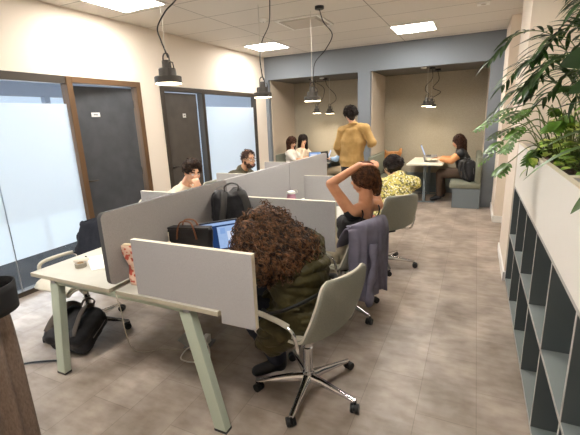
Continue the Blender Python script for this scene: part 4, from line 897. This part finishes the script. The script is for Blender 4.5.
backpack('black backpack standing on the desk against the tall divider, above the laptop', (-1.66, 2.41, 0.755), 0.85, 0.0, 0.29, 0.18, 0.42, seed=2.0)
backpack('black backpack with grey straps lying on the floor behind the left desk leg', (-2.63, 1.53, 0.095), 0.12, -1.12, 0.36, 0.19, 0.36, seed=5.0, strapm=mat('taupe_webbing', '#4c443d', 0.8))
backpack('black backpack on the bench to the right of the person in the dark vest', (-0.04, 7.56, 0.455), -1.15, 0.10, 0.29, 0.16, 0.40, seed=8.0)
bm = NB(); tube(bm, catmull([(-2.58, 1.50, 0.02), (-2.68, 1.47, 0.012), (-2.80, 1.40, 0.012), (-2.88, 1.33, 0.010)], 5), 0.012, 6, flat=0.4)
tag(link_obj('trailing_strap', bm, M_strap, smooth=True), 'black strap trailing on the floor from the backpack by the desk leg', 'strap')
# tote with tan handles
t = thing('handbag', 'black leather tote with tan handles and small charms beside the open laptop', 'bag', (-1.68, 1.93, 0.751), 0.25)
M_leather = mat('black_leather', '#131213', 0.45, bump=0.4, bscale=120); M_tan = mat('tan_leather', '#6f4022', 0.5, color2='#7d4c2a', scale=20)
bm = NB()
for sx in (-1, 1): cap(bm, (sx * 0.125, 0, 0.045), (sx * 0.145, 0, 0.21), 0.042, 0.022)
box(bm, -0.15, 0.15, -0.045, 0.045, 0.004, 0.10); box(bm, -0.155, 0.155, -0.030, 0.030, 0.08, 0.232); fuse('bag_body', bm, M_leather, t, 0.008, 3, None, folds(0.008, (12, 12, 12)))
for sy in (-1, 1):
    bm = NB(); tube(bm, catmull([(-0.07, sy * 0.036, 0.16), (-0.055, sy * 0.036, 0.235), (-0.03, sy * 0.03, 0.275), (0.03, sy * 0.03, 0.275), (0.055, sy * 0.036, 0.235), (0.07, sy * 0.036, 0.16)], 6), 0.008, 8, flat=0.6); link_obj('handle', bm, M_tan, t, smooth=True)
bm = NB(); box(bm, -0.157, 0.157, -0.033, 0.033, 0.226, 0.238, 0.003); link_obj('top_trim', bm, M_leather, t)
bm = NB(); tube(bm, [(-0.12, -0.048, 0.21), (-0.118, -0.052, 0.15)], 0.003, 6); ell(bm, (-0.118, -0.055, 0.135), (0.014, 0.008, 0.017)); link_obj('charm', bm, mat('ivory_charm', '#d8cdb4', 0.4), t, smooth=True)
bm = NB(); tube(bm, [(-0.105, -0.050, 0.13), (-0.10, -0.054, 0.10)], 0.003, 6); ell(bm, (-0.095, -0.056, 0.085), (0.022, 0.008, 0.014)); link_obj('charm', bm, mat('rust_charm', '#8e4c38', 0.4), t, smooth=True)
bm = NB(); tube(bm, [(-0.12 + 0.045 * math.cos(a), -0.055, 0.075 + 0.025 * math.sin(a)) for a in [PI + PI * k / 10 for k in range(11)]], 0.0045, 6); link_obj('ring_cord', bm, MATS['ivory_charm'], t, smooth=True)
# tan bag on the alcove bench
t = thing('leather_bag', 'slouchy tan leather backpack leaning on the left bench of the right alcove', 'bag', (-1.56, 8.42, 0.452), 0.25)
M_tan2 = mat('camel_leather', '#a87240', 0.6, color2='#b9824c', scale=14, bump=0.3, bscale=80); bm = NB()
for sx in (-1, 1): cap(bm, (sx * 0.10, 0, 0.07), (sx * 0.13, 0, 0.40), 0.065, 0.05); cap(bm, (sx * 0.12, 0, 0.40), (sx * 0.16, -0.01, 0.49), 0.045, 0.02)
box(bm, -0.12, 0.12, -0.05, 0.05, 0.02, 0.455); fuse('bag_body', bm, M_tan2, t, 0.011, 5, None, folds(0.022, (9, 9, 9)))
for sx in (-1, 1):
    bm = NB(); tube(bm, catmull([(sx * 0.03, -0.075, 0.38), (sx * 0.05, -0.09, 0.28), (sx * 0.09, -0.08, 0.15), (sx * 0.10, -0.06, 0.05)], 5), 0.010, 6, flat=0.4); link_obj('strap', bm, mat('dark_brown_leather', '#3a2418', 0.6), t, smooth=True)

# clothes hung over chair backs
def drape(name, label, cat, chair, m, zout, zin, wid, seed, amp=0.022, flare=0.0, lumps=None, sleeve=None, seat=0.0):
    t = thing(name, label, cat, chair.location, chair.rotation_euler[2])
    top = V((-0.312, 0, 0.873)); rnd = random.Random(seed)
    path = [V((-0.190, 0, zin)), V((-0.215, 0, (zin + 0.8) / 2)), V((-0.252, 0, 0.81)), V((-0.292, 0, 0.866)), V((-0.312, 0, 0.885)), V((-0.338, 0, 0.868)), V((-0.345, 0, 0.80)), V((-0.335, 0, 0.68)), V((-0.325, 0, 0.52)), V((-0.33, 0, zout))]
    P = catmull(path, 5); n = len(P) - 1
    def fn(u, v):
        k = min(int(u * n), n - 1); p = P[k].lerp(P[k + 1], u * n - k); s = v * 2 - 1
        hang = max(0.0, (u - 0.5) / 0.5); w = wid * (0.86 + 0.14 * min(1, abs(u - 0.45) * 4)) * (1 + flare * hang)
        fold = amp * (math.sin(s * 9 + seed + hang * 1.5) * 0.6 + math.sin(s * 17 + seed * 2 - hang) * 0.35) * (0.15 + hang) + 0.012 * noise.noise(V((s * 3, u * 6, seed)))
        out = -1 if u > 0.45 else 1; edge = abs(s) ** 4
        x = p.x + out * (abs(fold) + 0.004) + (0.06 * edge if u > 0.45 else 0.0) * (1 - hang * 0.4) + (-0.02 * (1 - s * s) * hang)
        z = p.z - 0.03 * edge * (1 if 0.3 < u < 0.6 else 0.3) + 0.03 * hang * math.sin(s * 5 + seed)
        return V((x + abs(s) ** 2.4 * 0.035 * (1 if u > .45 else 1), s * w, z))
    bm = NB(); grid(bm, fn, 44, 40); o = link_obj('cloth', bm, m, t, smooth=True); solid(o, 0.006, 0)
    if sleeve:
        for pts, r in sleeve:
            bm = NB(); tube(bm, catmull(pts, 5), [r * (0.9 + 0.25 * math.sin(k * 1.1)) for k in range(len(catmull(pts, 5)))], 12, flat=0.55); o = link_obj('sleeve', bm, m, t, smooth=True)
    return t
M_lilac = mat('lilac_grey_cotton', '#6d6a7a', 0.85, color2='#797687', scale=14, bump=0.3, bscale=200)
drape('shirt', 'lilac grey shirt draped over the swivel chair of the person in the black top', 'shirt', ch2, M_lilac, 0.27, 0.68, 0.262, 2.0, 0.034, -0.12, sleeve=[([(-0.36, 0.06, 0.70), (-0.385, 0.09, 0.52), (-0.37, 0.12, 0.34), (-0.36, 0.10, 0.20)], 0.045)])
M_navyj = mat('navy_wool', '#181b26', 0.9, color2='#20242f', scale=20, bump=0.4, bscale=200)
drape('jacket', 'navy jacket hung over the back of the empty swivel chair', 'jacket', ch4, M_navyj, 0.45, 0.56, 0.27, 4.0, 0.020, 0.0, sleeve=[([(-0.26, -0.25, 0.84), (-0.235, -0.275, 0.76), (-0.20, -0.28, 0.66), (-0.17, -0.275, 0.58)], 0.045)])

# laptops
M_laptop = mat('silver_laptop', '#9c9ea2', 0.35, 0.7); M_keys = mat('laptop_keys', '#1b1c1f', 0.6); M_gold = mat('pale_gold_laptop', '#b79c78', 0.35, 0.6)
M_scr = {}
def screen_mat(name, kind):
    if name in M_scr: return M_scr[name]
    col = {'blue': '#8fb3ea', 'navy': '#24406e', 'white': '#dfeaff', 'pale': '#a9c6f2', 'dark': '#10131a'}[kind]
    M_scr[name] = mat(name, '#050506', 0.15, emit=col, estr=0.85); return M_scr[name]
def laptop(label, loc, rz, w=0.31, d=0.215, openang=108, bodym=None, panels=None, stand=0.0, group=None):
    """local: screen faces +x, keyboard deck extends to +x from the hinge"""
    t = thing('laptop', label, 'laptop', loc, rz, group); m = bodym or M_laptop; z = stand
    bm = NB(); box(bm, 0.0, d, -w / 2, w / 2, z + 0.001, z + 0.014, 0.003); link_obj('keyboard_deck', bm, m, t)
    bm = NB()
    for i in range(5):
        for j in range(12): box(bm, 0.025 + i * 0.018, 0.040 + i * 0.018, -w / 2 + 0.022 + j * (w - 0.044) / 12, -w / 2 + 0.022 + (j + 0.86) * (w - 0.044) / 12, z + 0.0141, z + 0.0155)
    link_obj('keys', bm, M_keys, t)
    bm = NB(); box(bm, d - 0.075, d - 0.012, -0.05, 0.05, z + 0.0141, z + 0.0146); link_obj('touchpad', bm, M_zip, t)
    R = Matrix.Rotation(math.radians(90 - openang), 3, 'Y'); pv = V((0, 0, z + 0.014))
    bm = NB(); box(bm, -0.003, 0.003, -w / 2, w / 2, z + 0.014, z + 0.014 + d, 0.002, rot=R, piv=pv); li = link_obj('screen_lid', bm, m, t)
    bm = NB(); box(bm, 0.0031, 0.0036, -w / 2 + 0.004, w / 2 - 0.004, z + 0.020, z + 0.010 + d, rot=R, piv=pv); link_obj('bezel', bm, M_keys, li)
    for i, (a0, a1, b0, b1, k) in enumerate(panels or [(0, 1, 0, 1, 'pale')]):
        W = w - 0.024; Hh_ = d - 0.022; bm = NB(); box(bm, 0.0038 + i * 0.0002, 0.0040 + i * 0.0002, -W / 2 + a0 * W, -W / 2 + a1 * W, z + 0.025 + b0 * Hh_, z + 0.025 + b1 * Hh_, rot=R, piv=pv); link_obj('display', bm, screen_mat('display_' + k, k), li)
    if stand:
        bm = NB(); box(bm, 0.02, d - 0.02, -w / 2 + 0.03, w / 2 - 0.03, 0, 0.004); box(bm, 0.0, 0.02, -0.1, 0.1, 0.0, z, 0.002, rot=Matrix.Rotation(-0.25, 3, 'Y'), piv=(0.01, 0, 0)); link_obj('stand', bm, m, t)
    return t
laptop('open laptop showing a blue and white document, beside the curly haired person', (-1.575, 2.13, 0.751), math.radians(-38), panels=[(0, 1, 0, 1, 'navy'), (0.02, 0.98, 0.88, 0.98, 'pale'), (0.02, 0.12, 0.0, 0.60, 'blue'), (0.48, 0.95, 0.02, 0.82, 'pale'), (0.55, 0.68, 0.55, 0.76, 'blue'), (0.72, 0.90, 0.30, 0.62, 'white')])
laptop('open silver laptop on a low stand on the white table of the right alcove', (-0.86, 7.98, 0.751), 0.05, 0.32, 0.22, 112, stand=0.10, panels=[(0, 1, 0, 1, 'pale')])
laptop('open silver laptop with a glowing blue screen on the left alcove table', (-3.10, 7.86, 0.751), math.radians(-68), 0.30, 0.20, 120, panels=[(0, 1, 0, 1, 'blue'), (0.1, 0.6, 0.3, 0.8, 'white')])
laptop('open pale gold laptop on the left alcove table, lid towards the room', (-2.95, 8.22, 0.751), math.radians(205), 0.30, 0.21, 112, bodym=M_gold)
laptop('dark laptop on the left alcove table before the person in the light blue shirt', (-2.86, 7.83, 0.751), math.radians(-15), 0.26, 0.20, 100, bodym=M_keys, panels=[(0, 1, 0, 1, 'dark')])
# phone, papers and small desk items
M_paper = mat('white_paper', '#eeece6', 0.8)
t = thing('paper_stack', 'few sheets of white paper on the left desk beside the taupe divider', 'papers', (-2.20, 1.80, 0.751), math.radians(60)); rnd = random.Random(4)
for k in range(4):
    bm = NB(); box(bm, -0.20, 0.20, -0.15, 0.15, k * 0.0015, k * 0.0015 + 0.001, rot=Matrix.Rotation(rnd.uniform(-0.05, 0.05), 3, 'Z')); link_obj('sheet', bm, M_paper, t)
t = thing('computer_mouse', 'small white computer mouse near the corner of the left desk', 'mouse', (-2.42, 1.66, 0.751), 0.6)
bm = NB(); ell(bm, (0, 0, 0.004), (0.055, 0.032, 0.028)); bmesh.ops.bisect_plane(bm, geom=list(bm.verts) + list(bm.edges) + list(bm.faces), plane_co=(0, 0, 0.0), plane_no=(0, 0, -1), clear_outer=True); link_obj('shell', bm, mat('ivory_mouse_plastic', '#dfd6c4', 0.4), t, smooth=True)
bm = NB(); cone(bm, (0.03, -0.004, 0.026), (0.03, 0.004, 0.026), 0.007, 0.007, 12); link_obj('scroll_wheel', bm, M_black, t)
t = thing('tape_roll', 'small grey tape roll on the left desk next to the white mouse', 'tape roll', (-2.32, 1.58, 0.751), 0.3)
bm = NB(); lathe(bm, [(0.022, 0), (0.036, 0), (0.036, 0.028), (0.022, 0.028), (0.022, 0)], seg=24); link_obj('tape', bm, mat('grey_tape', '#8d8678', 0.6), t, autos=0.6)
bm = NB(); lathe(bm, [(0.019, -0.0), (0.0215, -0.0), (0.0215, 0.029), (0.019, 0.029), (0.019, 0)], seg=24); link_obj('core', bm, mat('cardboard_core', '#a98f6c', 0.8), t, autos=0.6)
t = thing('snack_bag', 'crumpled red and white paper bag between the taupe divider and the front grey screen', 'paper bag', (-1.715, 1.52, 0.751), 0.2)
M_snack = mat('red_check_paper', '#d8b8a2', 0.6, color2='#b8503f', scale=34, lo=0.53, hi=0.58, detail=1.5, bump=0.6, bscale=40)
def bagpt(u, v):
    a = u * 2 * PI; k = v; w = 0.062 + 0.006 * math.sin(k * 9); dd = 0.034 * (1 - 0.75 * k ** 3) + 0.004 * math.sin(k * 14 + a * 3)
    return V((w * math.copysign(abs(math.cos(a)) ** 0.5, math.cos(a)) - 0.03 * k * k, dd * math.copysign(abs(math.sin(a)) ** 0.6, math.sin(a)) + 0.01 * math.sin(k * 5), k * 0.235))
bm = NB(); grid(bm, bagpt, 36, 22, closed_u=True); o = link_obj('bag_paper', bm, M_snack, t, smooth=True); solid(o, 0.002, 0)
bm = NB(); box(bm, -0.085, 0.03, -0.010, 0.012, 0.225, 0.24, 0.002); link_obj('folded_top', bm, mat('cream_fold_paper', '#dcc9a8', 0.7), t)
t = thing('drinking_jar', 'pink glass jar with a white lid standing on the middle desk by the divider', 'jar', (-1.68, 3.55, 0.751))
bm = NB(); lathe(bm, [(0, 0), (0.042, 0.0), (0.047, 0.01), (0.047, 0.12), (0.040, 0.145), (0.040, 0.155)], seg=24); link_obj('glass_body', bm, mat('pink_glass', '#c48ba0', 0.15, color2='#d19cb0', scale=10), t, smooth=True)
bm = NB(); lathe(bm, [(0.0, 0.182), (0.035, 0.181), (0.043, 0.176), (0.044, 0.155), (0.0, 0.154)], seg=24); link_obj('lid', bm, M_white, t, autos=0.6)
bm = NB(); tube(bm, catmull([(0.043, 0, 0.16), (0.065, 0, 0.168), (0.062, 0, 0.192), (0.03, 0, 0.196)], 4), 0.004, 6); link_obj('lid_loop', bm, M_white, t, smooth=True)
bm = NB(); tube(bm, [(-1.62, 3.47, 0.757), (-1.50, 3.53, 0.757)], 0.006, 8); tag(link_obj('pen', bm, M_black, smooth=True), 'black pen lying on the desk beside the pink jar', 'pen')
# floor power outlet with plugs and loose cables
t = thing('floor_socket', 'open floor power box with white plugs, seen behind the slanted front desk leg', 'floor socket', (-1.80, 2.06, 0.0), 0.2)
bm = NB(); box(bm, -0.10, 0.10, -0.08, 0.08, 0.0, 0.012, 0.003); link_obj('box_frame', bm, mat('grey_floor_box', '#7d7f81', 0.5), t)
bm = NB(); box(bm, -0.16, -0.02, -0.06, 0.06, 0.02, 0.026, 0.002, rot=Matrix.Rotation(0.55, 3, 'Y')); link_obj('open_lid', bm, M_alu, t)
for k in range(2):
    bm = NB(); box(bm, 0.03, 0.075, -0.055 + k * 0.06, -0.01 + k * 0.06, 0.012, 0.075, 0.006); link_obj('plug', bm, M_white, t)
bm = NB(); tube(bm, catmull([(0.05, -0.05, 0.07), (0.11, -0.08, 0.06), (0.15, -0.16, 0.008), (0.06, -0.22, 0.006), (-0.05, -0.20, 0.006), (-0.06, -0.10, 0.016), (-0.03, -0.03, 0.016)], 7), 0.005, 7); link_obj('power_cord', bm, M_white, t, smooth=True)
bm = NB(); tube(bm, catmull([(-1.80, 1.40, 0.725), (-1.79, 1.41, 0.62), (-1.84, 1.46, 0.42), (-1.97, 1.60, 0.20), (-2.08, 1.78, 0.04), (-2.02, 1.90, 0.006), (-1.90, 1.93, 0.006), (-1.82, 2.0, 0.02)], 8), 0.0028, 6); tag(link_obj('charging_cable', bm, mat('ivory_cable', '#b9b09c', 0.6), smooth=True), 'thin pale cable drooping from the desk gap down to the floor', 'cable')
# tied curtain at the left edge
t = thing('curtain', 'brown fabric curtain gathered by a black band at the left edge, in front', 'curtain', (-1.975, 0.80, 0.0))
M_curt = mat('brown_curtain_weave', '#6a594c', 0.9, color2='#7d6b5d', scale=160, bump=0.6, bscale=300, stretch=(1, 1, 0.3))
def curtpt(u, v):
    a = u * 2 * PI; z = 2.88 * v; g = math.exp(-((z - 1.02) / 0.32) ** 2); R = 0.118 - 0.040 * math.exp(-((z - 1.00) / 0.13) ** 2) + (0.06 * max(0, (z - 1.5)) / 1.4)
    pl = (0.018 * (1 - 0.5 * g)) * math.sin(a * 9 + 0.6 * math.sin(z * 2)); R += pl
    cx = -0.02 - 0.80 * (1 - math.exp(-1.25 * max(0.0, z - 0.96)))
    return V((cx + R * math.cos(a), R * math.sin(a) * (1.15), 0.01 + z))
bm = NB(); grid(bm, curtpt, 110, 60, closed_u=True); o = link_obj('fabric', bm, M_curt, t, smooth=True); solid(o, 0.003, 0)
bm = NB(); grid(bm, lambda u, v: V(((0.155 + 0.004 * v) * math.cos(u * 2 * PI) - 0.0, (0.155 + 0.004 * v) * 1.12 * math.sin(u * 2 * PI), 0.845 + 0.13 * v + 0.012 * math.cos(u * 2 * PI))), 48, 4, closed_u=True); o = link_obj('tie_band', bm, mat('black_leather_band', '#0c0a09', 0.85), t, smooth=True); solid(o, 0.008, 0)

# ------------------------------------------------------------------ plants
M_palm = mat('deep_green_palm_leaf', '#1a3313', 0.4, color2='#34581f', scale=12, spec=0.5)
M_lacy = mat('mid_green_lobed_leaf', '#2c4a15', 0.4, color2='#5f8a28', scale=10)
M_pothos = mat('variegated_lime_leaf', '#6d9a2a', 0.4, color2='#cbd66c', scale=22, lo=0.45, hi=0.6)
M_broad = mat('broad_olive_leaf', '#3c5424', 0.4, color2='#4d6a33', scale=8)
M_dark = mat('dark_broad_leaf', '#1e351a', 0.4, color2='#2b4723', scale=8)
M_stem = mat('green_stem', '#5a6a30', 0.5)
def leaf(bm, base, tip, n, width, bend=0.15, prof=None, fold=0.25, seg=8, mi=0):
    base = V(base); tip = V(tip); d = tip - base; L = d.length; d.normalize(); n = V(n); n = n - d * n.dot(d)
    n = n.normalized() if n.length > 1e-4 else basis(d)[2]
    s = d.cross(n); rows = []
    for i in range(seg + 1):
        t = i / seg; w = width * ((math.sin(PI * t ** 0.8) ** 0.8) if prof is None else prof(t)); w = max(w, 0.0008)
        c = base + d * L * t + n * (bend * L * math.sin(PI * t)); rows.append([bm.verts.new(c - s * w + n * w * fold), bm.verts.new(c), bm.verts.new(c + s * w + n * w * fold)])
    for A, B in zip(rows, rows[1:]):
        for k in (0, 1): f = bm.faces.new((A[k], A[k + 1], B[k + 1], B[k])); f.material_index = mi
def frond(bm, pts, nl, ll, lw, up=Z, droop=0.35, stem=0.004, rnd=random, start=0.25, mi_stem=1):
    C = catmull(pts, 8); tube(bm, C, [stem * (1 - 0.7 * i / len(C)) for i in range(len(C))], 6, mi=mi_stem); n = len(C) - 1
    for i in range(nl):
        t = start + (1 - start) * i / (nl - 1); k = min(int(t * n), n - 1); p = C[k].lerp(C[k + 1], t * n - k); d = (C[k + 1] - C[k]).normalized(); s = d.cross(up).normalized()
        l = ll * (0.55 + 0.45 * math.sin(PI * min(1, (t - start) / (1 - start) * 0.8 + 0.2))) * rnd.uniform(0.85, 1.1)
        for sg in (1, -1):
            v = (s * sg * 0.95 + d * (0.50 + 0.4 * t) - Z * droop * rnd.uniform(0.2, 1.3) + Z * 0.1).normalized(); leaf(bm, p, p + v * l, up, lw, 0.08, seg=6)
    leaf(bm, C[-1], C[-1] + (C[-1] - C[-3]).normalized() * ll * 0.8, up, lw, 0.05, seg=6)
rnd = random.Random(21)
def palm(x, y, specs, label, seed):
    t = thing('palm_plant', label, 'plant', (x, y, 1.31)); r = random.Random(seed); bm = NB()
    for ex, ey, ez, h in specs:
        frond_pts = [V((0, 0, 0)), V((ex * 0.12, ey * 0.12, h * 0.55)), V((ex * 0.40, ey * 0.40, h * 0.95)), V((ex * 0.75, ey * 0.75, (h + ez) * 0.54 + h * 0.02)), V((ex, ey, ez))]
        b2 = NB(); frond(b2, frond_pts, 12, 0.16, 0.0105, rnd=r, start=0.38); link_obj('frond', b2, [M_palm, M_stem], t, smooth=True)
    for k in range(4): cap(bm, (r.uniform(-0.02, 0.02), r.uniform(-0.02, 0.02), -0.03), (r.uniform(-0.03, 0.03), r.uniform(-0.03, 0.03), 0.18), 0.009, 0.006, 8)
    link_obj('canes', bm, M_stem, t, smooth=True)
palm(0.56, 2.62, [(-0.50, -0.12, 0.62, 0.72), (-0.42, 0.25, 0.50, 0.62), (-0.20, -0.35, 0.86, 0.82), (-0.34, -0.30, 0.46, 0.60), (0.10, -0.30, 0.80, 0.80), (-0.05, 0.35, 0.9, 0.85), (-0.46, 0.05, 0.34, 0.50), (-0.15, -0.55, 0.66, 0.74), (-0.30, 0.10, 0.42, 0.55), (-0.12, -0.2, 0.40, 0.5), (-0.36, -0.42, 0.56, 0.66)], 'tall feathery palm rising from the far planter box', 3)
palm(0.60, 2.12, [(-0.28, -0.25, 0.72, 0.74), (-0.36, 0.10, 0.58, 0.66), (-0.12, 0.1, 0.92, 0.9), (-0.20, 0.30, 0.76, 0.78), (-0.42, -0.05, 0.42, 0.55), (-0.15, 0.2, 0.50, 0.6), (-0.30, 0.2, 0.40, 0.5)], 'feathery palm with arching fronds at the near end of the far planter box', 9)
def lobed_plant(x, y, tips, label, seed):
    t = thing('philodendron', label, 'plant', (x, y, 1.31)); r = random.Random(seed)
    for tx, ty, tz in tips:
        p2 = V((tx, ty, tz)); mid = p2 * 0.5 + V((0, 0, 0.10 + abs(tz) * 0.2)); bm = NB()
        C = catmull([(0, 0, 0), mid, p2], 8); tube(bm, C, 0.0035, 6, mi=1)
        d = (C[-1] - C[-4]).normalized(); d = (d - Z * 0.25).normalized(); L = r.uniform(0.12, 0.16); up = (Z - d * Z.dot(d)).normalized(); s = d.cross(up)
        leaf(bm, p2, p2 + d * L, up, 0.026, 0.06)
        for k in range(5):
            tt = 0.06 + k * 0.18; w = 0.068 * math.sin(PI * (0.25 + 0.65 * tt)); b0 = p2 + d * L * tt
            for sg in (1, -1): leaf(bm, b0, b0 + (s * sg * 0.85 + d * 0.45 - up * 0.15).normalized() * w, up, 0.0125, 0.08, seg=4)
        link_obj('leaf', bm, [M_lacy, M_stem], t, smooth=True)
lobed_plant(0.50, 3.15, [(-0.40, -0.15, 0.27), (-0.34, -0.25, 0.15), (-0.36, 0.0, 0.05), (-0.24, -0.3, 0.24), (-0.28, -0.10, 0.36), (-0.15, -0.30, 0.10), (-0.20, 0.2, 0.30), (-0.30, -0.35, 0.02), (0.0, -0.2, 0.30), (-0.22, -0.05, 0.18)], 'philodendron with deeply lobed leaves spilling over the left side of the far planter', 5)
lobed_plant(0.52, 2.72, [(-0.30, -0.2, 0.34), (-0.22, 0.0, 0.42), (-0.30, 0.1, 0.24), (-0.10, -0.25, 0.45), (0.05, -0.2, 0.38), (-0.15, -0.35, 0.28)], 'philodendron with lobed leaves growing among the tall palms', 15)
lobed_plant(0.50, 3.70, [(-0.34, -0.1, 0.30), (-0.30, 0.1, 0.18), (-0.15, -0.2, 0.34), (-0.25, -0.3, 0.10), (0.05, 0.1, 0.35)], 'philodendron with lobed leaves at the far end of the planter', 6)
def pothos(x, y, n, label, seed, spread=0.20, h=0.18, m=None, trail=None, size=(0.05, 0.085)):
    t = thing('pothos_plant', label, 'plant', (x, y, 1.31)); r = random.Random(seed); bm = NB(); bs = NB()
    hp = lambda q: (0.05 + 0.95 * math.sin(PI * min(1, q * 1.0) ** 0.55)) * 1.0 * (1 - q ** 6)
    for k in range(n):
        a = r.uniform(0, 2 * PI); rr = spread * math.sqrt(r.random()); c = V((rr * math.cos(a) * 0.62, rr * math.sin(a) * 1.2, r.uniform(0.02, h) * (1.2 - rr / spread * 0.7)))
        tube(bs, catmull([(c.x * 0.3, c.y * 0.3, -0.02), (c.x * 0.6, c.y * 0.6, c.z * 0.8), c], 4), 0.0022, 5)
        d = V((math.cos(a) + r.uniform(-0.5, 0.5), math.sin(a) + r.uniform(-0.5, 0.5), r.uniform(-0.5, 0.25))).normalized(); L = r.uniform(*size); leaf(bm, c, c + d * L, Z + V((r.uniform(-.4, .4), r.uniform(-.4, .4), 0)), L * 0.36, 0.10, hp, 0.18, 7)
    for pts in (trail or []):
        C = catmull(pts, 5); tube(bs, C, 0.0025, 6)
        for i in range(4, len(C), 4): d = (C[i] - C[i - 1]).normalized(); s = d.cross(Z).normalized() * (1 if (i // 4) % 2 else -1); leaf(bm, C[i], C[i] + (d * 0.5 + s * 0.5 - Z * 0.4).normalized() * 0.075, Z, 0.026, 0.1, hp, 0.18, 7)
    link_obj('leaves', bm, m or M_pothos, t, smooth=True); link_obj('stems', bs, M_stem, t, smooth=True); return t
pothos(0.56, 3.45, 60, 'lime green variegated pothos low in the far part of the planter', 41, 0.22, 0.28)
pothos(0.54, 2.95, 100, 'lime green variegated pothos with one shoot hanging over the planter front', 43, 0.24, 0.38, trail=[[(-0.05, -0.1, 0.06), (-0.18, -0.16, 0.10), (-0.23, -0.20, 0.02), (-0.24, -0.22, -0.05)]])
pothos(0.56, 2.48, 110, 'tallest lime green variegated pothos, in front of the tall palms', 45, 0.20, 0.42)
pothos(0.60, 2.20, 40, 'bushy lime green pothos at the near end of the far planter box', 47, 0.14, 0.22)
def broad(x, y, specs, label, m, seed):
    t = thing('broad_leaf_plant', label, 'plant', (x, y, 1.31)); r = random.Random(seed)
    for base, tip, w, bend, n in specs:
        b = V(base) - V((x, y, 1.31)); p = V(tip) - V((x, y, 1.31)); bm = NB(); leaf(bm, b, p, n, w, bend, lambda q: math.sin(PI * q ** 0.75) ** 0.75, 0.22, 14); lf = link_obj('leaf', bm, m, t, smooth=True); subs(lf, 1)
        bm = NB(); tube(bm, catmull([(r.uniform(-0.02, 0.02), r.uniform(-0.02, 0.02), -0.02), (b.x * 0.3, b.y * 0.3, b.z * 0.75), b], 6), 0.0045, 6); link_obj('leaf_stalk', bm, M_stem, lf, smooth=True)
    return t
broad(0.56, 1.80, [((0.47, 1.80, 1.53), (0.185, 1.78, 1.375), 0.026, 0.10, (0, 0, 1)), ((0.50, 1.95, 1.56), (0.27, 1.92, 1.50), 0.030, 0.10, (0, 0, 1)), ((0.52, 1.66, 1.44), (0.325, 1.62, 1.285), 0.045, 0.08, (-0.5, -0.3, 1)), ((0.55, 1.9, 1.6), (0.44, 1.45, 1.56), 0.04, 0.1, (0, 0, 1))], 'broad leaved plant with long olive green leaves at the near planter', M_broad, 3)
broad(0.58, 1.92, [((0.42, 1.90, 1.84), (0.275, 1.88, 1.81), 0.05, 0.05, (0.1, -1, 0.5)), ((0.46, 1.86, 1.74), (0.30, 1.80, 1.70), 0.05, 0.08, (0.1, -0.6, 0.9)), ((0.52, 1.98, 1.95), (0.40, 1.8, 1.92), 0.05, 0.1, (0, -0.7, 0.6)), ((0.50, 2.0, 1.66), (0.26, 2.0, 1.63), 0.03, 0.1, (0, 0, 1))], 'dark broad leaved plant standing taller at the right edge', M_dark, 4)
